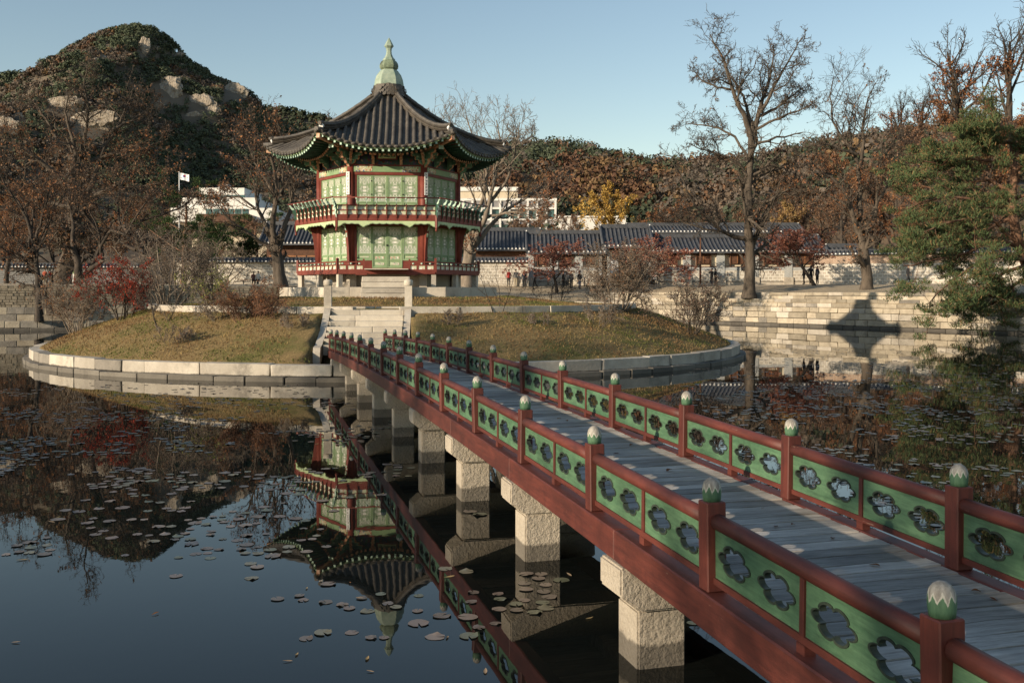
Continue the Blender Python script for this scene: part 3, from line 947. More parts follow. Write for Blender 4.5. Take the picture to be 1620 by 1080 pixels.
# pierced panels, rails
def cloud(cx, cz, a, b, k=1.0, n=72):
    """long cloud-shaped outline: two lobes above, two below, one at each end; k widens it into a rim"""
    pts = []
    for i in range(n):
        ph = 2 * math.pi * i / n
        r_ = 0.74 + 0.30 * abs(math.cos(3 * ph)) ** 0.6
        x, z = a * r_ * math.cos(ph), b * r_ * math.sin(ph)
        x *= 1 + .10 * math.cos(2 * ph)
        l = math.hypot(x, z)
        pts.append((cx + x * (1 + k / l), cz + z * (1 + k / l)))
    return pts
PL, PH = 0.925, 0.285
def panel_data():
    mb = MB()
    outer = [(-PL / 2, -PH / 2), (PL / 2, -PH / 2), (PL / 2, PH / 2), (-PL / 2, PH / 2)]
    mb.prism([outer, cloud(-PL * .245, 0.0, .152, .077, 0), cloud(PL * .245, 0.0, .152, .077, 0)], .026)
    return mb.data('panel', M['green_panel'])
panel_me = panel_data()
rim_me = []
for i in range(2):
    mb = MB()
    mb.prism([cloud(0, 0, .152, .077, .015), cloud(0, 0, .152, .077, -.0006)], .036)
    rim_me.append(mb.data('opening_rim', M['rim']))
rail_me = MB().tube([(-.945 + 1.89 * i / 6, rr.uniform(-.002, .002), rr.uniform(-.003, .003)) for i in range(7)], .047, 14).data('handrail', M['red_wood'])
low_me = MB().box((0, 0, 0), (1.89, .052, .038)).data('lower_rail', M['red_wood'])
bal_me = MB().box((0, 0, 0), (.042, .048, .30)).data('baluster', M['red_post'])
blk_me = MB().box((0, 0, 0), (.075, .062, .052)).data('spacer_block', M['red_wood'])
for s in (1, -1):
    ns = POSTS[s]
    for n in ns[:-1]:
        ua, ub = post_u(n), post_u(n + 1)
        um = (ua + ub) / 2; z = (deck_h(ua) + deck_h(ub)) / 2; tilt = -math.atan2(deck_h(ub) - deck_h(ua), 2.0)
        jit = rr.uniform(-.004, .004)
        put('handrail', rail_me, bridge, (um, s * HALF, z + .412 + jit), (rr.uniform(0, 6), tilt, 0))
        put('lower_rail', low_me, bridge, (um, s * HALF, z + .075), (0, tilt, 0))
        put('baluster', bal_me, bridge, (um, s * HALF, z + .232), (0, tilt, 0))
        put('spacer_block', blk_me, bridge, (um, s * HALF, z + .030), (0, tilt, 0))
        for q in (-1, 1):
            dx = q * (PL / 2 + .0215)
            p = put('panel', panel_me, bridge, (um + dx * math.cos(tilt), s * HALF, z + .2355 - dx * math.sin(tilt)), (rr.uniform(-.008, .008), tilt, 0))
            for e in (-1, 1):
                put('opening_rim', rim_me[0], p, (e * PL * .245, 0, 0))

# ------------------------------------------------------------------ stairs from the bridge up to the island lawn
stair_dir = R(4.1)
SD = Vector((-math.sin(stair_dir), math.cos(stair_dir)))
SN = Vector((math.cos(stair_dir), math.sin(stair_dir)))
stairs = empty('stone_stairs', (-4.70, 31.2, 0), stair_dir); tag(stairs, 'pale granite steps with two square newel posts climbing from bridge to lawn', 'stairs')
rr = random.Random(31)
for k in range(7):
    z1 = 0.80 + 0.175 * (k + 1); y0 = 0.40 * k
    split = rr.uniform(-.5, .6)
    for (xa, xb) in ((-1.22, split), (split, 1.22)):
        put('step_stone', ST_DRY[k % 4], stairs, ((xa + xb) / 2, y0 + .33, z1 - .16), (0, 0, 0), (xb - xa - .008, 0.66, 0.32))
put('landing_stone', ST_DRY[1], stairs, (.25, -.45, 0.52), (0, 0, 0), (1.9, 1.0, 0.34))
for s in (-1, 1):
    # sloping side slab, swept from the newel post down to the bridge end
    mb = MB()
    loop = [(-0.55, 0.35), (2.75, 1.55), (2.75, 2.12), (2.45, 2.06), (1.7, 1.62), (0.8, 1.22), (0.0, 0.98), (-0.45, 0.92), (-0.55, 0.75)]
    Mx = Matrix.Rotation(math.pi / 2, 4, 'Z')
    mb.prism([loop], 0.22, Mx)
    mb.build('side_slab', M['granite_dry'], stairs, (s * 1.35, 0, 0))
    mb = MB()
    mb.box((0, 0, 0.42), (.25, .25, .88))
    mb.lathe([(.125, .86), (.155, .88), (.155, 1.02), (.13, 1.06), (.05, 1.075)], 14)
    mb.build('newel_post', M['granite_dry'], stairs, (s * 1.36, 2.72, 1.98))

# ------------------------------------------------------------------ pavilion
PX, PY = -5.87, 47.5
PROT = R(5.5)
pav = empty('pavilion', (PX, PY, 0), PROT)
tag(pav, 'two storey hexagonal wooden pavilion with green lattice doors and black tiled roof', 'pavilion')
def hexpt(r_, k, z=0):
    """corner k of a hexagon whose face 0 looks along -y; corner k lies between face k-1 and face k"""
    a = -math.pi / 2 - math.pi / 6 + k * math.pi / 3
    return Vector((r_ * math.cos(a), r_ * math.sin(a), z))
def face_rot(k): return k * math.pi / 3
A6 = math.cos(math.pi / 6)

# stone platform of big blocks
hexs = empty('platform', (0, 0, 0), 0, pav)
ZP0, ZP1 = 2.34, 2.83
rr = random.Random(41)
mb = MB(); top = [hexpt(5.0, k, ZP1 - .03) for k in range(6)]; bot = [hexpt(5.0, k, 1.9) for k in range(6)]
mb.add(top + bot, [(0, 1, 2, 3, 4, 5)] + [(k, k + 6, (k + 1) % 6 + 6, (k + 1) % 6) for k in range(6)])
core = mb.build('platform', M['granite_dry'], pav)
bpy.data.objects.remove(hexs)
for k in range(6):
    a = hexpt(5.15, k); b = hexpt(5.15, k + 1); d = (b - a); L = d.length; d.normalize(); nrm = Vector((d.y, -d.x, 0))
    x = 0.0
    while x < L - .1:
        w_ = rr.uniform(.7, 1.5)
        if x + w_ > L - .5: w_ = L - x
        c = a + d * (x + w_ / 2) - nrm * .22
        put('stone', rr.choice(ST_DRY), core, (c.x, c.y, (ZP0 + ZP1) / 2), (0, 0, math.atan2(d.y, d.x)), (w_ - .01, .46, ZP1 - ZP0))
        c = a + d * (x + w_ / 2) - nrm * .12
        put('stone', rr.choice(ST_DRY), core, (c.x, c.y, ZP0 - .06), (0, 0, math.atan2(d.y, d.x)), (w_ - .01, .46, .2))
        x += w_
for k in range(4):   # steps up to the gallery
    put('entrance_step', (ST_DRY[0], ST_KERB[1], ST_DRY[2], ST_KERB[3])[k], pav, (0, -5.05 + .27 * k - .1, 2.42 + .24 * k + .03), (0, 0, 0), (2.05 + .04 * (3 - k), .62, .222))

# stone stilts, cellar wall
stilt = MB()
stilt.box((0, 0, 0), (.21, .21, .62))
stilt_me = stilt.data('stone_stilt', M['granite_dry'])
for k in range(6):
    for rr_, off in ((4.12, 0), (4.12, 1)):
        p = hexpt(rr_, k) if off == 0 else hexpt(rr_, k).lerp(hexpt(rr_, k + 1), .5)
        if off == 1 and k == 0: continue
        put('stone_stilt', stilt_me, pav, (p.x, p.y, 3.10), (0, 0, face_rot(k) + (math.pi / 6 if off == 0 else 0)))
    p = hexpt(3.2, k); put('stone_stilt', stilt_me, pav, (p.x, p.y, 3.10), (0, 0, face_rot(k) + math.pi / 6), (1.6, 1.6, 1))
mb = MB()
cel0 = [hexpt(2.9, k, 2.78) for k in range(6)]; cel1 = [hexpt(2.9, k, 3.42) for k in range(6)]
mb.add(cel0 + cel1, [(k, (k + 1) % 6, (k + 1) % 6 + 6, k + 6) for k in range(6)])
mb.build('cellar_wall', M['granite_dry'], pav)

# floors
def hexslab(name, r_, z0, z1, mat):
    mb = MB()
    a = [hexpt(r_, k, z0) for k in range(6)]; b = [hexpt(r_, k, z1) for k in range(6)]
    mb.add(a + b, [tuple(reversed(range(6))), tuple(range(6, 12))] + [(k, (k + 1) % 6, (k + 1) % 6 + 6, k + 6) for k in range(6)])
    return mb.build(name, mat, pav)
hexslab('floor', 4.20, 3.44, 3.60, M['pav_red'])
hexslab('floor', 4.22, 5.80, 5.97, M['pav_red'])
hexslab('ceiling', 3.3, 8.98, 9.05, M['pav_red'])

# columns through both storeys
colmb = MB(); colmb.lathe([(.17, 3.4), (.17, 8.9)], 14)
colme = colmb.data('column', M['pav_red'])
for k in range(6):
    p = hexpt(3.24, k); put('column', colme, pav, (p.x, p.y, 0))

# lattice leaf --------------------------------------------------------------
def lattice_cells(nx, ny, seed_rows):
    ids = [[('c', i, j) for i in range(nx)] for j in range(ny)]
    def merge(x0, x1, y0, y1):
        for y in range(y0, y1 + 1):
            for x in (range(x0, x1 + 1)):
                if 0 <= y < ny:
                    ids[y][x] = ('m', x0, y0)
                    xm = nx - 1 - x
                    ids[y][xm] = ('m', nx - 1 - x1 if x0 != nx - 1 - x1 else x0, y0, 1 if x0 != nx - 1 - x1 else 0) if x0 != nx - 1 - x1 else ('m', x0, y0)
    for r_ in seed_rows: merge(*r_)
    return ids
NX, NY = 9, 21
PATTERN = [(3, 5, 8, 9), (3, 5, 11, 12), (4, 4, 10, 10), (2, 2, 8, 8), (2, 2, 9, 9), (2, 2, 11, 11), (2, 2, 12, 12), (3, 5, 6, 6), (3, 5, 14, 14), (1, 1, 4, 5), (1, 1, 15, 16), (3, 3, 4, 5), (3, 3, 15, 16),
           (0, 0, 3, 3), (2, 2, 2, 3), (2, 2, 17, 18), (4, 4, 3, 3), (4, 4, 17, 17), (0, 0, 17, 17), (1, 1, 1, 2), (1, 1, 18, 19), (3, 3, 1, 2), (3, 3, 18, 19), (1, 1, 10, 10), (0, 0, 0, 0), (2, 2, 0, 0), (2, 2, 20, 20), (0, 0, 20, 20), (4, 4, 0, 0), (4, 4, 20, 20)]
def leaf_data(w_, h, hl, npan):
    """door leaf w_ wide, h tall: lattice of height hl at the top, npan solid panels below; origin bottom centre, front = -y"""
    fr = MB()
    st = .055
    fr.box((-w_ / 2 + st / 2, 0, h / 2), (st, .05, h)); fr.box((w_ / 2 - st / 2, 0, h / 2), (st, .05, h))
    fr.box((0, .001, h - .03), (w_ - 2 * st, .046, .06)); fr.box((0, .001, .035), (w_ - 2 * st, .046, .07))
    zl = h - .06 - hl
    fr.box((0, .001, zl - .03), (w_ - 2 * st, .046, .06))
    if npan:
        ph = (zl - .06 - .07) / npan
        for i in range(npan):
            z0 = .07 + i * ph
            fr.box((0, .012, z0 + ph / 2), (w_ - 2 * st, .02, ph))
            fr.box((0, .004, z0 + .015), (w_ - 2 * st, .036, .03)) if i else None
            fr.box((0, -.002, z0 + ph / 2 - .005), (w_ - 2 * st - .16, .012, max(.05, ph - .15)), 1)
    frame = fr.data('door_leaf', [M['pav_green'], M['motif_small']])
    lw = w_ - 2 * st; ids = lattice_cells(NX, NY, PATTERN)
    cx = lw / NX; cz = hl / NY; c0 = min(cx, cz)
    thick, thin = c0 * .60, c0 * .20       # close-set fret, and slim bars round the open cells
    la = MB()
    def q(x0, x1, z0, z1):
        la.box(((x0 + x1) / 2, 0, (z0 + z1) / 2), (x1 - x0, .009, z1 - z0))
    def bar(a, b):
        if a == b: return 0
        return thin if (a[0] == 'm' or b[0] == 'm') else thick
    for i in range(1, NX):
        run = None; cur = 0
        for j in range(NY + 1):
            w2 = bar(ids[j][i - 1], ids[j][i]) if j < NY else 0
            if w2 != cur:
                if cur:
                    x = -lw / 2 + i * cx; q(x - cur / 2, x + cur / 2, zl + run * cz, zl + j * cz)
                run = j; cur = w2
    for j in range(1, NY):
        run = None; cur = 0
        for i in range(NX + 1):
            w2 = bar(ids[j - 1][i], ids[j][i]) if i < NX else 0
            if w2 != cur:
                if cur:
                    z = zl + j * cz; q(-lw / 2 + run * cx, -lw / 2 + i * cx, z - cur / 2 - .0005, z + cur / 2 + .0005)
                run = i; cur = w2
    lat = la.data('lattice', M['pav_green'])
    pa = MB(); pa.box((0, 0, zl + hl / 2), (lw, .006, hl))
    pane = pa.data('paper_pane', M['paper'])
    return frame, lat, pane
LW = 0.665
low_side = leaf_data(LW, 1.54, 1.16, 1)
low_mid = leaf_data(LW, 1.88, 1.16, 2)
up_leaf = leaf_data(LW, 1.76, 1.12, 2)
def put_leaf(d, k, x, z):
    Mk = Matrix.Rotation(face_rot(k), 3, 'Z')
    p = Mk @ Vector((x, -3.24 * A6 - .02, z))
    o = put('door_leaf', d[0], pav, p, (0, 0, face_rot(k)))
    put('lattice', d[1], o, (0, -.006, 0)); put('paper_pane', d[2], o, (0, .0025, 0))
    return o
ring = MB(); ring.lathe([(.035, 0), (.045, .012), (.03, .03)], 10)
ring_me = ring.data('door_pull', M['iron'])
hinge_me = MB().box((0, 0, 0), (.05, .02, .045)).data('hinge', M['iron'])
for k in range(6):
    for i in range(4):
        x = (i - 1.5) * (LW + .012)
        mid = i in (1, 2)
        o = put_leaf(low_mid if mid else low_side, k, x, 3.69 if mid else 4.03)
        if i in (0, 3):
            for z in (.12, 1.3): put('hinge', hinge_me, o, (-.31 if i == 0 else .31, -.035, z))
        if i == 1 and k == 0: put('door_pull', ring_me, o, (.33, -.028, 1.02), (math.pi / 2, 0, 0))
        o = put_leaf(up_leaf, k, x, 6.09)
        if i in (0, 3):
            for z in (.9, 1.5): put('hinge', hinge_me, o, (.31 if i == 0 else -.31, -.035, z))
def face_box(name, k, x, yoff, z, s, mat, parent=pav):
    Mk = Matrix.Rotation(face_rot(k), 3, 'Z')
    p = Mk @ Vector((x, yoff, z))
    me = MB().box((0, 0, 0), s).data(name, mat)
    return put(name, me, parent, p, (0, 0, face_rot(k)))
WY = -3.24 * A6
for k in range(6):
    for s in (-1, 1):
        face_box('door_jamb', k, s * 1.435, WY, 4.68, (.15, .13, 2.1), M['pav_red'])
        face_box('door_jamb', k, s * 1.435, WY, 6.93, (.15, .13, 1.88), M['pav_red'])
        face_box('sill_panel', k, s * (LW + .012) * 1.5, WY + .01, 3.83, (LW + .02, .06, .40), M['pav_red'])
    face_box('lintel', k, 0, WY, 5.68, (2.95, .16, .22), M['pav_red'])
    face_box('lintel', k, 0, WY - .004, 7.92, (2.95, .17, .13), M['pav_red'])
    face_box('sill', k, 0, WY, 3.645, (2.95, .15, .085), M['pav_red'])
    # painted tie beam: green middle, patterned ends
    b = face_box('tie_beam', k, 0, WY - .01, 8.115, (2.98, .2, .25), M['pav_green'])
    for s in (-1, 1):
        me = MB().box((0, 0, 0), (.72, .012, .23)).data('painted_end', M['motif'])
        put('painted_end', me, b, (s * 1.03, -.105, 0))
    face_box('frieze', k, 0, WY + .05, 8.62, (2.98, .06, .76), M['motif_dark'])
    face_box('frieze_rail', k, 0, WY - .03, 8.285, (2.98, .14, .06), M['pav_red'])

M['bracket'] = mat_noise('bracket', (0.10, 0.25, 0.16), (0.24, 0.40, 0.28), 6, 0.6)
# brackets under the eaves: carved cloud arms, pale salmon edges
def arm(scale=1.0):
    pts = [(0, 0), (0.10, 0.02), (0.16, 0.10), (0.24, 0.12), (0.30, 0.20), (0.29, 0.27), (0.36, 0.30), (0.44, 0.27), (0.50, 0.33), (0.48, 0.43), (0.55, 0.47), (0.64, 0.44), (0.71, 0.51), (0.66, 0.60),
           (0.58, 0.62), (0.50, 0.60), (0.40, 0.62), (0.30, 0.60), (0.18, 0.62), (0, 0.62)]
    return [(x * scale, z * scale) for x, z in pts]
def arm_data(scale):
    mb = MB(); mb.prism([arm(scale)], .12, Matrix(), 0, 1)
    mb.box((.40 * scale, 0, .45 * scale), (.10, .16, .05), 2); mb.box((.20 * scale, 0, .26 * scale), (.10, .16, .05), 2)
    return mb.data('bracket_arm', [M['bracket'], M['salmon'], M['mint']])
arm_big = arm_data(1.35); arm_small = arm_data(.95)
for k in range(6):
    p = hexpt(3.24, k); a = math.atan2(p.y, p.x)
    for da, me, z in ((0, arm_big, 8.18), (R(38), arm_small, 8.30), (R(-38), arm_small, 8.30), (R(90), arm_small, 8.25), (R(-90), arm_small, 8.25)):
        put('bracket_arm', me, pav, (p.x * 1.02, p.y * 1.02, z), (0, 0, a + da))
    for x in (-.62, .62):
        Mk = Matrix.Rotation(face_rot(k), 3, 'Z'); q = Mk @ Vector((x, WY - .03, 8.30))
        put('bracket_arm', arm_small, pav, q, (0, 0, face_rot(k) - math.pi / 2))

# lower gallery rail
def rail_group(k, zf):
    Mk = Matrix.Rotation(face_rot(k), 3, 'Z')
    yy = -4.28 * A6
    segs = [(-2.1, -1.0), (1.0 - .02, 2.1)] if k == 0 else [(-2.1, 2.1)]
    face_box('gallery_beam', k, 0, yy + .02, 3.512, (4.26, .12, .205), M['pav_red'])
    for (xa, xb) in segs:
        L = xb - xa; xm = (xa + xb) / 2
        face_box('gallery_rail', k, xm, yy, 3.93, (L, .06, .05), M['pav_red'])
        face_box('gallery_rail', k, xm, yy, 3.80, (L, .05, .045), M['pav_red'])
        n = max(1, round(L / .43)); w_ = L / n
        for i in range(n):
            face_box('gallery_panel', k, xa + (i + .5) * w_, yy + .008, 3.693, (w_ - .1, .03, .155), M['motif_small'])
        for i in range(n + 1):
            face_box('gallery_stud', k, xa + i * w_, yy, 3.697, (.085, .05, .165), M['pav_red'])
        for i in range(n):
            me = HEART
            q = Mk @ Vector((xa + (i + .5) * w_, yy, 3.865)); put('lotus_block', me, pav, q, (0, 0, face_rot(k)))
    if k == 0:
        for s in (-1, 1): face_box('rail_post', k, s * 1.0, yy - .004, 3.83, (.08, .08, .48), M['pav_red'])
        face_box('threshold', 0, 0, -4.0, 3.618, (1.9, .6, .04), M['granite_dry'])
        for s in (-1, 1): face_box('step_bracket', 0, s * 1.1, -3.78, 3.40, (.5, .1, .07), M['pav_red'])
HEART = MB().lathe([(.015, -.045), (.05, -.01), (.055, .02), (.02, .042)], 8).data('lotus_block', M['mint'])
cpost = MB().box((0, 0, 0), (.1, .1, .62)).data('rail_post', M['pav_red'])
for k in range(6):
    rail_group(k, 0)
    p = hexpt(4.28, k); put('rail_post', cpost, pav, (p.x, p.y, 3.80), (0, 0, face_rot(k) + R(30)))

# upper balcony: fascia beam, two rows of painted panels, outward curving scroll posts, thin top rail, scalloped valance
yb = -4.34 * A6
def scroll_data(edge):
    mb = MB()
    # side view in x (outward) - z: a green scroll with painted edge, its pale head leaning out to carry the rail
    mb.prism([[(0.0, -.36), (.035, -.34), (.05, -.20), (.09, -.10), (.06, 0.0), (.10, .08), (.15, .10), (.13, .19), (.16, .245), (.06, .27), (0.0, .20)]], .045, Matrix(), 0, edge)
    mb.prism([[(.16, .25), (.22, .32), (.24, .40), (.29, .44), (.28, .475), (.22, .47), (.17, .38), (.10, .34), (.065, .275)]], .044, Matrix(), 1, 1)
    return mb.data('scroll_post', [M['dk_green'], M['mint'], M['pav_red']])
scroll_me = scroll_data(2); scroll_corner = scroll_data(1)
stud_me = MB().box((0, 0, 0), (.045, .05, .72)).data('balcony_stud', M['pav_red'])
cup_me = MB().lathe([(.02, -.04), (.055, 0), (.06, .025)], 8).data('lotus_cup', M['mint'])
NB = 10
def valance():
    W = 4.22; top = 0.0
    pts = [(W / 2, top), (-W / 2, top)]
    n = 96
    for i in range(n + 1):
        x = -W / 2 + W * i / n
        t = i / n
        z = -.11 - .035 * abs(math.sin(t * math.pi * 14))
        for c in (.265, .735):
            z -= max(0, .15 - abs(t - c) * 2.3)
        e = min(t, 1 - t)
        z -= max(0, .16 - e * 3.2)
        pts.append((x, z))
    return pts
val = MB(); val.prism([valance()], .03, Matrix(), 0, 1)
val_me = val.data('valance', [M['pav_pale'], M['pav_pale']])
def edge_strip():
    mb = MB(); l = valance()[2:]
    for i in range(len(l) - 1):
        a, b = l[i], l[i + 1]
        mb.add([(a[0], 0, a[1] + .012), (b[0], 0, b[1] + .012), (b[0], 0, b[1] + .028), (a[0], 0, a[1] + .028)], [(0, 1, 2, 3)])
    return mb.data('valance_line', M['dk_green'])
edge_me = edge_strip()
pend = MB(); pend.box((0, 0, .2), (.09, .09, .55)); pend.lathe([(.03, -.24), (.06, -.2), (.06, -.16), (.03, -.12), (.045, -.09), (.045, -.07)], 10)
pend_me = pend.data('pendant_post', M['pav_red'])
for k in range(6):
    Mk = Matrix.Rotation(face_rot(k), 3, 'Z')
    face_box('balcony_beam', k, 0, yb + .02, 5.865, (4.32, .12, .25), M['pav_red'])
    for z in (6.0, 6.205, 6.42):
        face_box('balcony_rail', k, 0, yb, z, (4.32, .055, .04 if z < 6.3 else .05), M['pav_red'])
    w_ = 4.30 / NB
    for i in range(NB):
        for z in (6.10, 6.31):
            face_box('balcony_panel', k, -2.15 + (i + .5) * w_, yb + .01, z, (w_ - .06, .03, .165), M['motif_small'])
    for i in range(NB + 1):
        x = -2.15 + i * w_
        q = Mk @ Vector((x, yb - .03, 6.14))
        if 0 < i < NB:
            put('balcony_stud', stud_me, pav, Mk @ Vector((x, yb - .03, 6.12)), (0, 0, face_rot(k)))
            put('scroll_post', scroll_me, pav, Mk @ Vector((x, yb - .055, 6.22)), (0, 0, face_rot(k) - math.pi / 2))
            put('lotus_cup', cup_me, pav, Mk @ Vector((x * 1.0, yb - .30, 6.69)), (0, 0, 0))
        else:
            pass
    p = hexpt(4.36, k)
    a_ = math.atan2(p.y, p.x)
    o = put('scroll_post', scroll_corner, pav, (p.x, p.y, 6.22), (0, 0, a_), (1.15, 1.6, 1))
    put('pendant_post', pend_me, pav, (p.x * 1.0, p.y * 1.0, 5.52), (0, 0, a_ + R(45) - R(15)))
    r_top = 4.36 + .29 / A6
    a, b = hexpt(r_top, k, 6.735), hexpt(r_top, k + 1, 6.735)
    put('balcony_handrail', MB().tube([a.lerp(b, -.01), b.lerp(a, -.01)], .028, 8).data('balcony_handrail', M['pav_red']), pav)
    q = Mk @ Vector((0, yb - .035, 5.735))
    vo = put('valance', val_me, pav, q, (0, 0, face_rot(k)))
    put('valance_line', edge_me, vo, (0, -.018, 0))
    # braces carrying the balcony at each column
    p = hexpt(3.30, k); a_ = math.atan2(p.y, p.x)
    mb = MB(); mb.prism([[(0.10, 3.75), (.13, 3.75), (.20, 4.6), (.29, 5.25), (.38, 5.55), (.38, 5.74), (.10, 5.74)]], .11)
    mb.build('brace', M['pav_red'], pav, (p.x, p.y, 0), (0, 0, a_))
    mb = MB()
    mb.prism([[(-.02, 5.72), (-.02, 4.75), (.03, 4.7), (.06, 4.85), (.03, 4.98), (.10, 5.06), (.14, 5.2), (.10, 5.3), (.2, 5.38), (.24, 5.5), (.36, 5.55), (.5, 5.62), (.52, 5.72)]], .05, Matrix(), 0, 1)
    mb.build('scroll_bracket', [M['pav_green'], M['mint']], pav, (p.x * 1.05, p.y * 1.05, 0), (0, 0, a_))
    for s in (-1, 1):
        mb.build('scroll_bracket', [M['pav_green'], M['mint']], pav, (p.x * .985, p.y * .985, 0), (0, 0, a_ + s * R(120)))

# ------------------------------------------------------------------ roof
HALF_E = 2.88
def eave_y(s): return 4.84 + .17 * s * s
def eave_z(s): return 8.87 + .62 * abs(s) ** 2.4
def roof_z(lx, ly):
    s = max(-1, min(1, lx / HALF_E))
    ye = eave_y(s); ze = eave_z(s)
    v = (ye - ly) / (ye - .62)
    c = .66 * v + .34 * v * v
    # the lifted corner fades up the slope
    return ze + (11.78 - ze) * c
roof = None
mb = MB()
n1, n2 = 24, 14
for k in range(6):
    Mk = Matrix.Rotation(face_rot(k), 3, 'Z')
    vs = []; fs = []
    for i in range(n1 + 1):
        s = -1 + 2 * i / n1
        for j in range(n2 + 1):
            v = j / n2
            ly = lerp(eave_y(s), .62, v); lx = s * HALF_E * ly / eave_y(s) * (eave_y(s) / 4.99)
            lx = s * ly / math.sqrt(3) if abs(s) == 1 else s * min(HALF_E, ly / math.sqrt(3) * 1.0)
            vs.append(Mk @ Vector((lx, -ly, roof_z(lx, ly))))
    for i in range(n1):
        for j in range(n2):
            a = i * (n2 + 1) + j
            fs.append((a, a + n2 + 1, a + n2 + 2, a + 1))
    mb.add(vs, fs, 0, True)
roof = mb.build('roof', M['tile'], pav)
# convex tile rows
NROW = 19
pitch = 2 * HALF_E / NROW
for k in range(6):
    Mk = Matrix.Rotation(face_rot(k), 3, 'Z')
    for i in range(NROW):
        lx = (i - (NROW - 1) / 2) * pitch
        y0 = eave_y(lx / HALF_E) + .05; y1 = max(.66, abs(lx) * math.sqrt(3) + .02)
        if y0 - y1 < .12: continue
        n = max(3, int((y0 - y1) / .27))
        pts = []; rad = []
        for j in range(n + 1):
            ly = lerp(y0, y1, j / n)
            b = Vector((lx, -ly, roof_z(lx, ly) + .045))
            pts.append(b); rad.append(.088)
            if j < n:   # each tile laps the next: a small step in the radius
                ly2 = lerp(y0, y1, (j + .93) / n)
                pts.append(Vector((lx, -ly2, roof_z(lx, ly2) + .045))); rad.append(.076)
        me = MB().tube([Mk @ p for p in pts], rad, 8).data('tile_row', M['tile'])
        put('tile_row', me, roof)
    # concave drip tiles between the rows at the eave
    mb = MB()
    for i in range(NROW + 1):
        lx = (i - NROW / 2) * pitch
        s = lx / HALF_E
        y0 = eave_y(s) + .06
        c = Vector((lx, -y0, roof_z(lx, eave_y(s)) - .025))
        mb.lathe([(.0, -.012), (.115, -.01), (.115, .012), (0.0, .014)], 10)
        q = mb.v[-40:]
        for t_ in range(40):
            x, y, z = q[t_]
            mb.v[len(mb.v) - 40 + t_] = tuple(Mk @ (c + Vector((x, z - .3 * y * 0, y * .62))))
    mb.build('drip_tiles', M['tile'], roof)
    # eave fascia boards, soffit, two tiers of rafters
    mb = MB()
    nn = 24
    for i in range(nn):
        sa, sb = -1 + 2 * i / nn, -1 + 2 * (i + 1) / nn
        P = []
        for s in (sa, sb):
            x = s * HALF_E * .985; yy = eave_y(s) - .02; z = eave_z(s)
            P.append((Vector((x, -yy, z - .02)), Vector((x, -yy, z - .11)), Vector((x, -(yy - .10), z - .13)), Vector((x * .74, -(yy - 1.05), z * .75 + 9.30 * .25 - .10)), Vector((x * .735, -(yy - 1.1), z * .75 + 9.30 * .25 - .26)), Vector((x * .55, -2.75, 9.28))))
        a, b = P
        for q, mi in ((0, 0), (1, 0), (2, 1), (3, 0), (4, 1)):
            mb.add([Mk @ a[q], Mk @ b[q], Mk @ b[q + 1], Mk @ a[q + 1]], [(3, 2, 1, 0)], mi)
    mb.build('eave_boards', [M['pav_green'], M['pav_red']], roof)
    mb = MB()
    nr = 22
    for i in range(nr):
        s = -1 + 2 * (i + .5) / nr
        x = s * HALF_E * .97; yy = eave_y(s) - .06; z = eave_z(s)
        a = Vector((x, -yy, z - .17)); b = Vector((x * .76, -(yy - 1.0), z * .75 + 9.30 * .25 - .17))
        d = (b - a); L = d.length
        rot = d.to_track_quat('X', 'Z').to_matrix()
        mb.box(Mk @ ((a + b) / 2), (L, .085, .09), 0, (Mk @ rot))
        mb.box(Mk @ (a - d.normalized() * .008), (.02, .087, .092), 1, (Mk @ rot))
        a2 = Vector((x * .79, -(yy - .92), z * .75 + 9.30 * .25 - .33)); b2 = Vector((x * .58, -2.9, 9.12))
        mb.tube([Mk @ a2, Mk @ b2], .055, 8, 0)
        e = (b2 - a2).normalized()
        mb.tube([Mk @ (a2 - e * .02), Mk @ (a2 + e * .005)], .058, 8, 2)
    mb.build('rafters', [M['dk_green'], M['mint'], M['salmon']], roof)
    # hip ridge at corner k
    pts = []
    for j in range(9):
        t = j / 8
        ly = lerp(4.72, .60, t); lx = -ly / math.sqrt(3)
        pts.append(Mk @ Vector((lx, -ly, roof_z(lx, ly) + .12 + .06 * (1 - t) ** 2)))
    mbr = MB()
    for q_, (dz, rw) in enumerate(((-.10, .15), (-.03, .135), (.04, .145), (.10, .125))):
        mbr.tube([p + Vector((0, 0, dz)) for p in pts], rw, 4 + 4 * (q_ % 2), 0, True, .42, False)
    o = put('hip_ridge', mbr.data('hip_ridge', M['tile_brown']), roof)
    fine = []; frad = []
    for j in range(len(pts) - 1):
        for q_ in range(2):
            fine += [pts[j].lerp(pts[j + 1], q_ / 2) + Vector((0, 0, .15)), pts[j].lerp(pts[j + 1], q_ / 2 + .46) + Vector((0, 0, .15))]; frad += [.088, .074]
    put('ridge_cap', MB().tube(fine, frad, 8).data('ridge_cap', M['tile']), o)
    e = (pts[0] - pts[1]).normalized()
    put('plaster_end', MB().tube([pts[0] + Vector((0, 0, .02)), pts[0] + e * .07 + Vector((0, 0, .0))], [.13, .10], 10, 0).data('plaster_end', M['white']), o)
    put('ridge_cap', MB().tube([pts[0] - e * .05 + Vector((0, 0, .16)), pts[0] + e * .17 + Vector((0, 0, .14))], .09, 10).data('ridge_cap', M['tile_brown']), o)
    # corner tile and corner rafter
    c0 = Mk @ Vector((-HALF_E - .03, -5.05, eave_z(1) + .05)); e2 = Vector((c0.x, c0.y, 0)).normalized()
    put('corner_tile', MB().tube([c0 - e2 * .75 + Vector((0, 0, .06)), c0 + e2 * .04], .10, 10).data('corner_tile', M['tile']), roof)
    q0 = Vector((c0.x, c0.y, 0)) - e2 * .1 + Vector((0, 0, eave_z(1) - .2)); q1 = e2 * 3.2 + Vector((0, 0, 8.95))
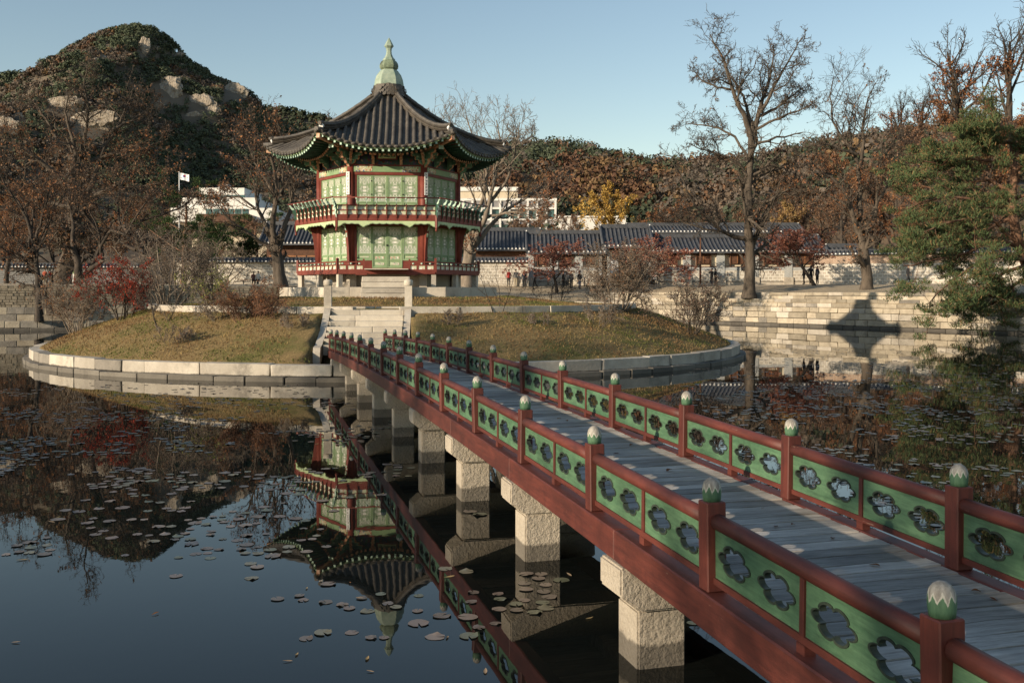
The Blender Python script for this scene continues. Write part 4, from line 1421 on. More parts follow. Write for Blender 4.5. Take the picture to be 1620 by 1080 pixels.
    rot = (q1 - q0).to_track_quat('X', 'Z').to_matrix()
    put('corner_rafter', MB().box((q0 + q1) / 2, ((q1 - q0).length, .16, .24), 0, rot).data('corner_rafter', M['salmon']), roof)
    q2 = e2 * 4.75 + Vector((0, 0, eave_z(1) * .4 + 8.95 * .6 - .17))
    put('rafter_end_cap', MB().box(q2, (.03, .24, .24), 0, rot).data('rafter_end_cap', M['mint']), roof)

# crown of upright tiles and the copper finial
mb = MB()
mb.lathe([(.74, 11.62), (.70, 11.85), (.76, 11.95), (.70, 12.42), (.66, 12.46)], 6, 0, (0, 0, 0), R(-90), False)
crown = mb.build('tile_crown', M['tile_brown'], roof)
rr = random.Random(51)
tl = MB()
pts = [(.10 * math.cos(t), .10 * math.sin(t) * 1.05 - .02) for t in [math.pi + math.pi * i / 8 for i in range(9)]] + [(.10, .06), (-.10, .06)]
tl.prism([pts], .04)
tl_me = tl.data('crown_tile', M['tile_brown'])
for row in range(4):
    z = 11.98 + .125 * row; n = 24
    for i in range(n):
        a = 2 * math.pi * (i + .5 * (row % 2)) / n
        r_ = .80 - .03 * row
        f = abs(math.cos(((a + math.pi / 6 + math.pi / 2) % (math.pi / 3)) - math.pi / 6))
        r_ = r_ * (1 / f) * .94
        put('crown_tile', tl_me, crown, (r_ * math.cos(a), r_ * math.sin(a), z), (-.25 + rr.uniform(-.08, .08), 0, a + math.pi / 2))
fin = MB()
fin.lathe([(.70, 12.38), (.695, 12.52), (.66, 12.72), (.58, 12.94), (.46, 13.10), (.42, 13.16)], 6, 0, (0, 0, 0), R(-120), False)
f0 = fin.build('roof_finial', M['copper'], pav)
fin = MB(); fin.lathe([(.40, 13.14), (.37, 13.2), (.43, 13.26), (.45, 13.38), (.42, 13.5), (.36, 13.6), (.30, 13.64)], 6, 0, (0, 0, 0), R(-120), False)
fin.build('finial_bulb', M['copper_dark'], f0)
fin = MB(); fin.lathe([(.30, 13.62), (.29, 13.70), (.20, 13.80), (.135, 13.95), (.12, 14.10), (.14, 14.22), (.225, 14.32), (.22, 14.35), (.10, 14.58), (.008, 14.74)], 6, 0, (0, 0, 0), R(-120), False)
fin.build('finial_spire', M['copper'], f0)

# name board under the front eave and the two white verse boards on the front columns
sb = face_box('name_board', 0, 0, WY - .42, 8.72, (.80, .05, .34), M['pav_pale'])
sb.rotation_euler = (R(12), 0, 0)
fr = MB()
for (c, s_) in (((0, 0, .19), (.92, .07, .05)), ((0, 0, -.19), (.92, .07, .05)), ((-.43, 0, 0), (.06, .07, .34)), ((.43, 0, 0), (.06, .07, .34))): fr.box(c, s_)
fr.build('board_frame', M['pav_red'], sb)
tc = bpy.data.curves.new('name_text', 'FONT'); tc.body = '\u4ead\u9060\u9999'; tc.size = .27; tc.align_x = 'CENTER'; tc.align_y = 'CENTER'; tc.extrude = .004
to = bpy.data.objects.new('name_text', tc); COL.objects.link(to)
bpy.context.view_layer.update()
tm = bpy.data.meshes.new_from_object(to.evaluated_get(bpy.context.evaluated_depsgraph_get()))
bpy.data.objects.remove(to)
tm.materials.clear(); tm.materials.append(M['dark'])
put('lettering', tm, sb, (0, -.032, 0), (math.pi / 2, 0, 0))
rr = random.Random(61)
for s in (-1, 1):
    p = hexpt(3.24, 0 if s < 0 else 1)
    a_ = 0
    vb = put('verse_board', MB().box((0, 0, 0), (.165, .03, 1.02)).data('verse_board', M['white']), pav, (p.x - s * -.12, p.y - .17, 7.47), (0, 0, s * R(22)))
    # brushed characters, here only a pixel or two tall
    mk = MB()
    for j in range(7):
        z = .42 - j * .14
        for q in range(5):
            mk.box((rr.uniform(-.03, .03), -.018, z + rr.uniform(-.035, .035)), (rr.uniform(.02, .07), .006, .010) if q % 2 else (.010, .007, rr.uniform(.03, .07)), 0, Matrix.Rotation(rr.uniform(-.5, .5), 3, 'Y'))
    mk.build('brushed_characters', M['dark'], vb)

# ------------------------------------------------------------------ trees
UP = Vector((0, 0, 1))
class Tree:
    """skeleton of limbs, made into one wood mesh and one leaf mesh"""
    def __init__(self, seed):
        self.r = random.Random(seed); self.nr = np.random.default_rng(seed)
        self.out = []          # (points, radii, level)
    def rv(self):
        g = self.r.gauss
        return Vector((g(0, 1), g(0, 1), g(0, 1)))
    def limb(self, p, d, L, r_, lev, P):
        n = P['seg'][lev]; step = L / n
        pts = [p.copy()]; rad = [r_]; dirs = [d]
        re = r_ * P['taper'][lev]
        for i in range(n):
            d = (d + self.rv() * P['wander'][lev] + UP * P['up'][lev]).normalized()
            p = p + d * step
            pts.append(p); rad.append(lerp(r_, re, (i + 1) / n)); dirs.append(d)
        self.path(pts, rad, lev, P)
    def path(self, pts, rad, lev, P):
        self.out.append((pts, rad, lev))
        if lev + 1 >= len(P['seg']): return
        n = len(pts) - 1
        L = sum((pts[i + 1] - pts[i]).length for i in range(n))
        k = P['kids'][lev]
        k = int(k) + (1 if self.r.random() < k - int(k) else 0)
        for j in range(k):
            t = lerp(P['start'][lev], 1.0, (j + self.r.random()) / k)
            i = min(n - 1, int(t * n)); f = t * n - i
            q = pts[i].lerp(pts[i + 1], f); rq = lerp(rad[i], rad[i + 1], f)
            d0 = (pts[i + 1] - pts[i]).normalized()
            ax = d0.cross(self.rv()).normalized()
            ang = R(self.r.gauss(P['ang'][lev], P['ang'][lev] * .25))
            d = (Matrix.Rotation(ang, 3, ax) @ d0)
            d.y *= P.get('ysq', 1.0)
            cl = L * P['len'][lev] * (1.15 - .55 * t) * self.r.uniform(.6, 1.3)
            self.limb(q, d.normalized(), cl, max(P['rmin'], rq * P['rr'][lev]), lev + 1, P)
    def wood_arrays(self):
        V = []; Fq = []; base = 0
        groups = {}
        for pts, rad, lev in self.out:
            ns = 8 if rad[0] > .12 else (5 if rad[0] > .035 else 3)
            groups.setdefault((len(pts), ns), []).append((pts, rad))
        for (n, ns), lst in groups.items():
            Pn = np.array([[tuple(p) for p in a] for a, b in lst]); Rn = np.array([b for a, b in lst])
            T = np.empty_like(Pn); T[:, 1:-1] = Pn[:, 2:] - Pn[:, :-2]; T[:, 0] = Pn[:, 1] - Pn[:, 0]; T[:, -1] = Pn[:, -1] - Pn[:, -2]
            T /= np.linalg.norm(T, axis=2, keepdims=True) + 1e-9
            ref = np.where(np.abs(T[:, :1, 2:3]) < .8, np.array([0, 0, 1.0]), np.array([1.0, 0, 0]))
            ref = np.broadcast_to(ref, T.shape)
            U = ref - T * np.sum(ref * T, axis=2, keepdims=True); U /= np.linalg.norm(U, axis=2, keepdims=True) + 1e-9
            W = np.cross(T, U)
            an = np.arange(ns) * 2 * math.pi / ns
            ring = Pn[:, :, None, :] + Rn[:, :, None, None] * (U[:, :, None, :] * np.cos(an)[None, None, :, None] + W[:, :, None, :] * np.sin(an)[None, None, :, None])
            m = len(lst)
            V.append(ring.reshape(-1, 3))
            idx = base + np.arange(m * n * ns).reshape(m, n, ns)
            a = idx[:, :-1, :]; b = np.roll(idx, -1, axis=2)[:, :-1, :]; c = np.roll(idx, -1, axis=2)[:, 1:, :]; d = idx[:, 1:, :]
            Fq.append(np.stack([a, b, c, d], -1).reshape(-1, 4))
            base += m * n * ns
        return np.concatenate(V), np.concatenate(Fq)
    def leaf_arrays(self, n, size, pal, levels, keep=None, droop=0.0):
        src = []
        for pts, rad, lev in self.out:
            if lev in levels:
                for i in range(1, len(pts)):
                    if keep is None or keep(pts[i]): src.append(tuple(pts[i]))
        if not src: return None
        src = np.array(src)
        c = src[self.nr.integers(0, len(src), n)] + self.nr.normal(0, size * .9, (n, 3))
        return leaf_quads(self.nr, c, size, pal)

def leaf_quads(nr, c, size, pal, aspect=.75):
    n = len(c)
    a = nr.normal(0, 1, (n, 3)); a /= np.linalg.norm(a, axis=1, keepdims=True)
    b = nr.normal(0, 1, (n, 3)); b -= a * np.sum(a * b, axis=1, keepdims=True); b /= np.linalg.norm(b, axis=1, keepdims=True)
    s = size * nr.uniform(.55, 1.3, n)[:, None]
    V = np.stack([c - a * s, c + b * s * aspect * .7, c + a * s, c - b * s * aspect * .7], 1).reshape(-1, 3)
    Fc = np.arange(4 * n).reshape(n, 4)
    pal = np.array(pal)
    col = pal[nr.integers(0, len(pal), n)] * nr.uniform(.6, 1.3, n)[:, None]
    return V, Fc, col

def finish_tree(t, name, label, cat, loc, bark, leaves=None, group=None):
    """wood child + crown child under an empty at the foot"""
    root = empty(name, loc); tag(root, label, cat, group)
    V, Fq = t.wood_arrays()
    V = V - np.array(loc)
    put('branches', np_mesh('branches', V, Fq, bark, True), root)
    if leaves is not None:
        Vs = np.concatenate([l[0] for l in leaves]); off = 0; Fs = []
        for l in leaves:
            Fs.append(l[1] + off); off += len(l[0])
        put('crown', np_mesh('crown', Vs - np.array(loc), np.concatenate(Fs), M['leaf'], False, np.concatenate([l[2] for l in leaves])), root)
    return root

def copy_tree(o, loc, rotz, scale, label=None):
    c = o.copy(); COL.objects.link(c)
    c.location = loc; c.rotation_euler = (0, 0, rotz); c.scale = (scale, scale, scale)
    if label: c['label'] = label
    for ch in o.children:
        d = ch.copy(); COL.objects.link(d); d.parent = c
    return c

BROWN = [(0.207, 0.112, 0.063), (0.256, 0.14, 0.073), (0.165, 0.093, 0.056), (0.244, 0.152, 0.091)]
RUST = [(0.329, 0.137, 0.059), (0.256, 0.101, 0.049), (0.366, 0.171, 0.071), (0.22, 0.1, 0.054)]
MAPLE = [(0.32, 0.125, 0.085), (0.38, 0.16, 0.11), (0.27, 0.11, 0.08), (0.40, 0.20, 0.14)]
RED = [(0.30, 0.045, 0.028), (0.38, 0.07, 0.035), (0.22, 0.035, 0.025)]
GOLD = [(0.50, 0.32, 0.075), (0.42, 0.25, 0.055), (0.56, 0.39, 0.12), (0.34, 0.20, 0.06)]
DULL = [(0.195, 0.128, 0.091), (0.244, 0.159, 0.116), (0.146, 0.104, 0.079)]

P_CROWN = dict(seg=[8, 7, 6, 5, 4], taper=[.5, .35, .3, .35, .6], wander=[.12, .16, .2, .22, .24], up=[.05, .10, .09, .08, .07], kids=[5, 6.5, 6, 4.2], start=[.35, .25, .2, .2],
               ang=[38, 42, 44, 44], len=[.62, .52, .48, .50], rr=[.6, .55, .5, .55], rmin=.011)
def P_(**kw):
    d = dict(P_CROWN); d.update(kw); return d

def traced(t, limbs, d, foot_h, P, depth=1.6):
    """main limbs as photo-pixel tracks (x, y) at distance d, each given its own depth, thickness and twigs"""
    first = True
    for track, r0, r1, dy, lev in limbs:
        pts = []
        n = len(track)
        for i, (x, y) in enumerate(track):
            q = at(x, y, d); q.y += dy * depth * i / (n - 1)
            if first and i == 0: q.z = foot_h - .1
            pts.append(q)
        # refine with a gentle wobble
        fine = []
        for i in range(n - 1):
            for k in range(3):
                q = pts[i].lerp(pts[i + 1], k / 3)
                if k: q += t.rv() * (pts[i + 1] - pts[i]).length * .02
                fine.append(q)
        fine.append(pts[-1])
        m = len(fine)
        rad = [lerp(r0, r1, (i / (m - 1)) ** .85) for i in range(m)]
        if first: rad[0] *= 1.35; rad[1] *= 1.12
        t.path(fine, rad, lev, P)
        first = False

# T1: tall bare tree on the right bank
t = Tree(101); D1 = 80.0; foot = at(1185, 470, D1)
PT = P_(seg=[8, 7, 6, 4, 3], kids=[0, 13, 8.5, 6], start=[.9, .2, .1, .1], wander=[.1, .2, .32, .36, .36], up=[0, .08, .08, .07, .06], len=[.5, .40, .46, .5], ang=[30, 48, 46, 46], rmin=.018, rr=[.6, .5, .55, .6], ysq=1.0)
traced(t, [
    ([(1185, 472), (1186, 440), (1187, 410), (1185, 380), (1184, 330), (1185, 285), (1188, 240), (1189, 200)], .50, .22, 0, 1),
    ([(1189, 240), (1194, 205), (1203, 174), (1212, 149), (1222, 120), (1228, 95), (1232, 72)], .26, .04, .8, 1),
    ([(1188, 215), (1178, 187), (1166, 166), (1156, 141), (1148, 120), (1140, 97), (1128, 78), (1118, 61)], .24, .04, -.8, 1),
    ([(1189, 200), (1184, 174), (1180, 149), (1168, 126), (1160, 109), (1152, 82)], .17, .03, 1.2, 1),
    ([(1203, 179), (1214, 158), (1222, 137), (1236, 111), (1247, 90), (1258, 69)], .17, .03, -1.2, 1),
    ([(1205, 183), (1230, 170), (1252, 153), (1270, 139), (1288, 126)], .14, .03, 1.5, 1),
    ([(1196, 205), (1225, 191), (1255, 181), (1278, 170)], .13, .03, -1.5, 1),
    ([(1156, 142), (1138, 137), (1115, 124), (1102, 103)], .12, .03, 1, 1),
    ([(1186, 285), (1170, 262), (1150, 252), (1128, 245), (1105, 240), (1085, 232)], .15, .03, -1, 1),
    ([(1187, 255), (1165, 215), (1142, 200), (1115, 193), (1092, 189)], .13, .03, 1.2, 1),
    ([(1186, 380), (1160, 375), (1138, 366), (1122, 352), (1095, 330), (1075, 290), (1060, 268)], .22, .035, -1.4, 1),
    ([(1187, 400), (1200, 370), (1212, 340), (1228, 312), (1250, 300), (1264, 285), (1270, 268)], .24, .04, 1.2, 1),
    ([(1187, 292), (1205, 278), (1228, 268), (1250, 262), (1275, 258)], .12, .03, .8, 1),
    ([(1140, 367), (1110, 360), (1075, 348), (1045, 338)], .10, .025, .8, 1),
], D1, foot.z, PT)
lv = [t.leaf_arrays(500, .09, DULL + BROWN, (4,))]
finish_tree(t, 'bare_tree', 'tallest bare tree, one straight trunk and feathery crown, rooted above the embankment', 'tree', (foot.x, foot.y, foot.z), M['bark'], lv)

# T2: spreading tree with rusty leaves, right bank
t = Tree(102); D2 = 79.0; foot = at(1371, 461, D2)
PT2 = P_(seg=[8, 7, 5, 4, 3], kids=[0, 13, 8, 6], start=[.9, .25, .15, .1], wander=[.1, .18, .28, .32, .32], up=[0, .12, .09, .08, .06], len=[.5, .42, .48, .5], ang=[30, 42, 44, 44], rmin=.013, rr=[.6, .5, .55, .6])
traced(t, [
    ([(1371, 462), (1371, 430), (1366, 395), (1362, 375), (1356, 350)], .48, .33, 0, 1),
    ([(1362, 380), (1350, 350), (1340, 325), (1328, 300), (1310, 285), (1290, 275), (1272, 262)], .26, .04, -1, 1),
    ([(1358, 352), (1362, 300), (1360, 260), (1352, 235), (1335, 215), (1322, 190), (1318, 150), (1325, 118)], .24, .03, .6, 1),
    ([(1366, 390), (1380, 350), (1392, 320), (1408, 296), (1430, 282), (1452, 272)], .22, .04, 1, 1),
    ([(1361, 265), (1365, 225), (1362, 195), (1368, 160), (1378, 135)], .15, .03, -.6, 1),
    ([(1364, 300), (1390, 260), (1410, 235), (1432, 222), (1440, 195)], .15, .03, 1.2, 1),
    ([(1340, 325), (1318, 310), (1290, 300), (1262, 300)], .12, .03, 1.2, 1),
    ([(1356, 245), (1330, 240), (1300, 232), (1278, 240)], .12, .03, -1.2, 1),
    ([(1385, 345), (1384, 310), (1380, 280), (1388, 250)], .14, .03, -.8, 1),
], D2, foot.z, PT2)
lv = [t.leaf_arrays(2200, .10, BROWN + RUST, (3, 4), lambda p: p.z < 13.5), t.leaf_arrays(500, .12, DULL, (4,))]
finish_tree(t, 'bare_tree', 'spreading tree with forked trunk and rusty leaves beside the long stone wall', 'tree', (foot.x, foot.y, foot.z), M['bark'], lv)

# T3: many-stemmed bare tree behind the pavilion
t = Tree(103); D3 = 68.0; foot = at(738, 452, D3)
PT3 = P_(seg=[8, 7, 5, 4, 3], kids=[0, 11, 7.5, 5], start=[.9, .3, .15, .1], wander=[.1, .13, .18, .22, .24], up=[0, .14, .11, .09, .07], len=[.5, .42, .48, .5], ang=[30, 36, 40, 42], rmin=.013, rr=[.6, .5, .55, .6])
traced(t, [
    ([(738, 452), (740, 420), (745, 395), (752, 375)], .50, .30, 0, 1),
    ([(745, 400), (755, 370), (768, 345), (775, 318), (782, 285), (790, 255), (792, 225), (786, 195)], .26, .03, -.8, 1),
    ([(750, 390), (772, 360), (795, 335), (822, 318), (848, 300), (872, 285)], .20, .03, .8, 1),
    ([(738, 420), (738, 385), (748, 350), (765, 310), (770, 270), (760, 235), (745, 205), (735, 175)], .22, .03, 1.2, 1),
    ([(775, 320), (800, 290), (812, 255), (818, 225), (822, 200)], .14, .03, -1, 1),
    ([(790, 262), (808, 235), (828, 220), (846, 210)], .10, .025, 1, 1),
    ([(765, 345), (800, 338), (835, 335), (862, 340)], .12, .03, -1.3, 1),
    ([(742, 360), (725, 320), (712, 270), (700, 220), (692, 180)], .16, .03, 1.8, 1),
], D3, foot.z, PT3)
lv = [t.leaf_arrays(1300, .10, RUST + DULL, (3, 4), lambda p: p.z < 11)]
finish_tree(t, 'bare_tree', 'pale many-stemmed bare tree rising behind the pavilion, in front of the office block', 'tree', (foot.x, foot.y, foot.z), M['bark_pale'], lv)

# T4: tree left of the pavilion
t = Tree(104); D4 = 74.0; foot = at(442, 452, D4)
traced(t, [
    ([(443, 452), (441, 425), (437, 400), (434, 375)], .50, .36, 0, 1),
    ([(437, 398), (432, 365), (436, 335), (442, 300), (438, 268), (430, 240), (425, 212)], .28, .03, -.8, 1),
    ([(440, 400), (448, 365), (456, 335), (460, 300), (470, 270), (478, 245), (490, 225)], .24, .03, .9, 1),
    ([(436, 385), (418, 355), (404, 330), (398, 300), (390, 275), (375, 255)], .20, .03, 1.2, 1),
    ([(430, 395), (405, 375), (380, 358), (362, 340), (350, 320)], .16, .03, -1.2, 1),
    ([(440, 320), (420, 285), (398, 255), (385, 225), (378, 200)], .14, .03, 1.2, 1),
    ([(446, 310), (452, 270), (455, 235), (450, 200)], .14, .03, -1.4, 1),
    ([(404, 330), (380, 312), (355, 310), (335, 315)], .10, .03, .5, 1),
], D4, foot.z, PT3)
lv = [t.leaf_arrays(1900, .10, RUST + BROWN, (3, 4), lambda p: p.z > 8), t.leaf_arrays(600, .11, DULL, (4,))]
finish_tree(t, 'bare_tree', 'rusty-leaved tree with twin stems standing between bench sitters and pavilion', 'tree', (foot.x, foot.y, foot.z), M['bark'], lv)

# T5: thick leaning trunk with the great brown crown, left bank
PT5 = P_(seg=[8, 7, 5, 4, 3], kids=[0, 12, 8, 5.5], start=[.9, .25, .15, .1], wander=[.1, .18, .28, .32, .32], up=[0, .06, .06, .05, .04], len=[.5, .42, .46, .5], ang=[30, 46, 46, 46], rmin=.014, rr=[.6, .5, .55, .6])
t = Tree(105); D5 = 82.0; foot = at(95, 451, D5)
traced(t, [
    ([(95, 452), (103, 425), (112, 395), (120, 370), (116, 340), (116, 300)], .80, .42, 0, 1),
    ([(117, 345), (114, 300), (118, 270), (126, 245), (118, 210), (112, 180), (120, 150)], .34, .04, -.8, 1),
    ([(116, 330), (140, 300), (150, 265), (160, 230), (178, 205), (190, 170), (200, 140)], .30, .04, .8, 1),
    ([(116, 310), (95, 280), (75, 260), (50, 240), (25, 225), (5, 215)], .26, .04, -1.2, 1),
    ([(120, 275), (150, 250), (185, 238), (220, 232), (255, 215)], .22, .04, 1, 1),
    ([(118, 255), (90, 225), (70, 195), (48, 165), (30, 150)], .20, .03, 1.2, 1),
    ([(128, 240), (142, 205), (150, 175), (148, 140), (158, 115)], .18, .03, -1.5, 1),
    ([(178, 205), (205, 190), (225, 170), (240, 150)], .13, .03, 1, 1),
    ([(112, 330), (80, 320), (50, 318), (20, 310)], .18, .03, 1.6, 1),
    ([(120, 320), (160, 308), (200, 300), (240, 298), (275, 290)], .22, .03, -1.4, 1),
], D5, foot.z, PT5)
lv = [t.leaf_arrays(5200, .10, BROWN + BROWN + RUST[:2], (3, 4), lambda p: p.z < 16), t.leaf_arrays(1500, .12, DULL + BROWN, (4,))]
finish_tree(t, 'leaning_tree', 'huge brown-leaved tree on a thick trunk leaning over the path by the dark wall', 'tree', (foot.x, foot.y, foot.z), M['bark'], lv)

# T6: dark tree with low twisting boughs to the right of it
t = Tree(106); D6 = 76.0; foot = at(124, 472, D6)
traced(t, [
    ([(124, 474), (124, 440), (122, 410), (116, 392)], .36, .24, 0, 1),
    ([(124, 450), (140, 425), (150, 400), (156, 375), (168, 350), (185, 340)], .22, .05, .9, 1),
    ([(140, 428), (165, 412), (162, 390), (180, 365), (205, 372), (222, 345), (245, 315), (265, 298)], .20, .03, -.8, 1),
    ([(116, 395), (112, 360), (104, 330), (96, 300), (92, 270)], .20, .03, 1.2, 1),
    ([(205, 372), (185, 350), (178, 320), (182, 290), (196, 262)], .14, .03, 1, 1),
    ([(160, 370), (140, 340), (138, 310), (150, 280)], .13, .03, -1.2, 1),
    ([(215, 395), (190, 385), (170, 368)], .16, .08, .4, 1),
    ([(222, 350), (250, 340), (280, 325), (300, 305)], .12, .03, 1.2, 1),
], D6, foot.z, PT5)
lv = [t.leaf_arrays(3600, .09, BROWN + DULL, (3, 4))]
finish_tree(t, 'twisted_tree', 'dark twisted tree with low boughs beside the thick leaning trunk', 'tree', (foot.x, foot.y, foot.z), M['bark_dark'], lv)

# T7: slim double trunk at the water's edge, far left
t = Tree(107); D7 = 66.5; foot = at(62, 506, D7)
traced(t, [
    ([(62, 508), (61, 470), (60, 440), (57, 410), (50, 375), (42, 345), (30, 320), (12, 300), (0, 275)], .24, .04, 0, 1),
    ([(80, 498), (68, 465), (58, 440), (48, 415), (46, 390)], .26, .16, .3, 1),
    ([(46, 392), (46, 360), (46, 330), (58, 300), (62, 270)], .14, .03, .8, 1),
    ([(52, 385), (70, 355), (82, 325), (92, 300)], .12, .03, -.8, 1),
    ([(55, 430), (35, 412), (15, 400), (0, 394)], .10, .03, .6, 1),
], D7, foot.z, PT5)
lv = [t.leaf_arrays(1800, .085, BROWN + RUST, (3, 4))]
finish_tree(t, 'waterside_tree', 'slim dark tree with crossed trunks growing on the low stone tiers', 'tree', (foot.x, foot.y, foot.z), M['bark_dark'], lv)

# woodland behind: three grown shapes, each tree an individual
def grown(seed, h, P, pal, nl, size, bark, name, label, group, loc, keep=None):
    t = Tree(seed)
    t.limb(Vector((0, 0, -.2)), Vector((t.r.uniform(-.08, .08), 0, 1)).normalized(), h * .62, h * .022, 0, P)
    lv = [t.leaf_arrays(nl, size, pal, (2, 3, 4), keep)] if nl else None
    root = finish_tree(t, name, label, 'tree', (0, 0, 0), bark, lv, group)
    root.location = loc
    return root
P_W = P_(kids=[12, 8, 5.6], seg=[8, 6, 4, 3], start=[.28, .2, .15], ang=[48, 46, 46], len=[.55, .48, .5], up=[.05, .10, .08, .06], wander=[.08, .15, .2, .24], taper=[.3, .3, .3, .5], rr=[.5, .5, .6], rmin=.018)
gW = 'brown woodland trees behind the courtyards'
lab = 'rust brown autumn tree in the wood behind the tiled courtyards'
proto = [grown(200 + i, 15, P_W, [BROWN + RUST, BROWN + DULL, DULL + BROWN][i], [5600, 4600, 2600][i], .115, M['bark_dark'], 'autumn_tree', lab, gW, (0, 0, 0)) for i in range(3)]
spots = []
rr = random.Random(77)
for (x, d, h) in [(1065, 128, 13), (1100, 140, 15), (1140, 124, 12), (1215, 132, 14), (1262, 128, 14), (1300, 122, 15), (1335, 140, 17), (1330, 118, 13), (1385, 125, 16), (1420, 118, 15), (1440, 138, 19), (1470, 124, 17), (1500, 140, 21), (1540, 128, 20),
                  (1575, 140, 22), (1610, 126, 20), (1530, 112, 13), (1590, 110, 14), (1470, 108, 12), (1250, 150, 17), (1165, 152, 15), (1030, 150, 14), (905, 160, 14), (925, 135, 10), (855, 150, 15), (820, 140, 14)]:
    p = at(x, 460, d); spots.append((p.x, d, hill_h(p.x, d), h / 15.0 * rr.uniform(.9, 1.1)))
glab = 'rust brown autumn tree in the wood left of the pavilion'
spots2 = []
for (x, d, h) in [(10, 108, 14), (45, 125, 15), (85, 115, 13), (150, 120, 14), (190, 108, 12), (230, 122, 14), (265, 135, 13), (5, 140, 17), (330, 150, 13), (470, 140, 14), (500, 155, 15), (395, 160, 15), (-40, 115, 16), (-75, 95, 15), (455, 118, 11)]:
    p = at(x, 460, d); spots2.append((p.x, d, 3.25, h / 15.0 * rr.uniform(.9, 1.1)))
used = [False] * 3
for i, (x, y, z, s_) in enumerate(spots + spots2):
    k = i % 3
    if not used[k]:
        o = proto[k]; o.location = (x, y, z); o.scale = (s_, s_, s_); used[k] = True
    else:
        o = copy_tree(proto[k], (x, y, z), rr.uniform(0, 6.28), s_)
    left = i >= len(spots)
    o['label'] = ('rust brown leafy autumn tree', 'dull brown leafy autumn tree', 'greyish thin-leaved autumn tree')[k] + (' in the wood left of the pavilion' if left else ' in the wood behind the tiled courtyards')
    o['group'] = ('rusty', 'dull brown', 'greyish')[k] + (' woodland trees left of the pavilion' if left else ' woodland trees behind the courtyards')

# tall bare trees on the rise at the top right
P_B = P_(kids=[12, 7.5, 5.5], seg=[9, 7, 5, 4], start=[.35, .2, .15], ang=[34, 38, 40], len=[.5, .46, .5], up=[.03, .10, .08, .06], wander=[.08, .14, .2, .24], taper=[.22, .3, .3, .5], rr=[.55, .5, .6], rmin=.03)
gB = 'tall bare trees on the wooded rise'
b0 = grown(220, 26, P_B, RUST, 900, .17, M['bark_dark'], 'bare_tree', 'tall thin bare tree standing on the wooded rise above the pine', gB, (0, 0, 0), lambda p: p.z < 14)
b1 = grown(221, 26, P_B, RUST, 900, .17, M['bark_dark'], 'bare_tree', 'tall thin bare tree standing on the wooded rise above the pine', gB, (0, 0, 0), lambda p: p.z < 14)
first = {0: True, 1: True}
for i, (x, d, s_) in enumerate([(1450, 190, 1.0), (1528, 196, 1.62), (1592, 190, 1.72), (1496, 205, 1.2), (1640, 185, 1.6), (1420, 215, 1.0)]):
    p = at(x, 460, d); k = i % 2; q = (p.x, d, hill_h(p.x, d) - .3)
    src = (b0, b1)[k]
    if first[k]: src.location = q; src.scale = (s_,) * 3; first[k] = False
    else: copy_tree(src, q, rr.uniform(0, 6), s_)

# ginkgo and golden trees
P_G = P_(kids=[16, 6, 5], seg=[8, 6, 5, 4], start=[.15, .2, .15], ang=[36, 40, 44], len=[.5, .45, .5], up=[.04, .12, .08, .06], wander=[.06, .12, .18, .24], taper=[.2, .3, .3, .5], rr=[.45, .5, .6], rmin=.016)
p = at(985, 352, 122)
grown(230, 17, P_G, GOLD, 9000, .15, M['bark_pale'], 'ginkgo_tree', 'golden yellow ginkgo rising behind the tiled gate roof', None, (p.x, p.y, 3.25))
p = at(1240, 352, 124)
o = grown(231, 13, P_G, [(0.36, 0.25, 0.10), (0.30, 0.19, 0.08), (0.26, 0.16, 0.08)], 6000, .16, M['bark_pale'], 'golden_tree', 'dull golden tree behind the tall straight bare trunk', None, (p.x, p.y, 3.25))

# red maples in front of the courtyards
P_M = P_(kids=[15, 7, 4], seg=[6, 5, 4, 2], start=[.38, .2, .15], ang=[62, 55, 50], len=[.85, .5, .5], up=[.03, .03, .02, .0], wander=[.12, .15, .2, .24], taper=[.4, .3, .3, .5], rr=[.55, .5, .6], rmin=.012)
for (x, d, h, n, seed, lb) in ((1000, 94, 6.2, 9000, 240, 'dusky red maple in front of the tiled gate'), (880, 94, 5.4, 5200, 241, 'sparse red maple in front of the tiled hall, near the dark group'), (1290, 88, 6.2, 9000, 242, 'dusky red maple beside the brown wooden gate, over walkers')):
    p = at(x, 450, d)
    grown(seed, h, P_M, MAPLE, n, .065, M['bark_dark'], 'maple_tree', lb, None, (p.x, d, ground_at(p.x, d))).scale = (1.5, 1.3, 1.05)

# ------------------------------------------------------------------ pines
def needle_pads(nr, c, rad, n, pal, length=.22, flat=.4):
    """tufts of needles around centres c (m,3); each tuft is a spray of thin blades"""
    m = len(c)
    per = n // m
    ctr = np.repeat(c, per, axis=0)
    N = len(ctr)
    off = nr.normal(0, 1, (N, 3)); off /= np.linalg.norm(off, axis=1, keepdims=True); off *= (nr.uniform(0, 1, (N, 1)) ** .45) * np.repeat(rad, per)[:, None]
    off[:, 2] *= flat
    base = ctr + off
    tip = nr.normal(0, .6, (N, 3)); tip[:, 2] = np.abs(tip[:, 2]) + .3; tip += off * .8
    tip /= np.linalg.norm(tip, axis=1, keepdims=True)
    L = length * nr.uniform(.6, 1.3, (N, 1))
    side = np.cross(tip, nr.normal(0, 1, (N, 3))); side /= np.linalg.norm(side, axis=1, keepdims=True) + 1e-9
    w_ = L * .16
    V = np.stack([base - side * w_ * .6, base + side * w_ * .6, base + tip * L + side * w_ * .5, base + tip * L - side * w_ * .5], 1).reshape(-1, 3)
    pal = np.array(pal)
    col = pal[nr.integers(0, len(pal), N)] * nr.uniform(.65, 1.3, N)[:, None]
    return V, np.arange(4 * N).reshape(N, 4), col
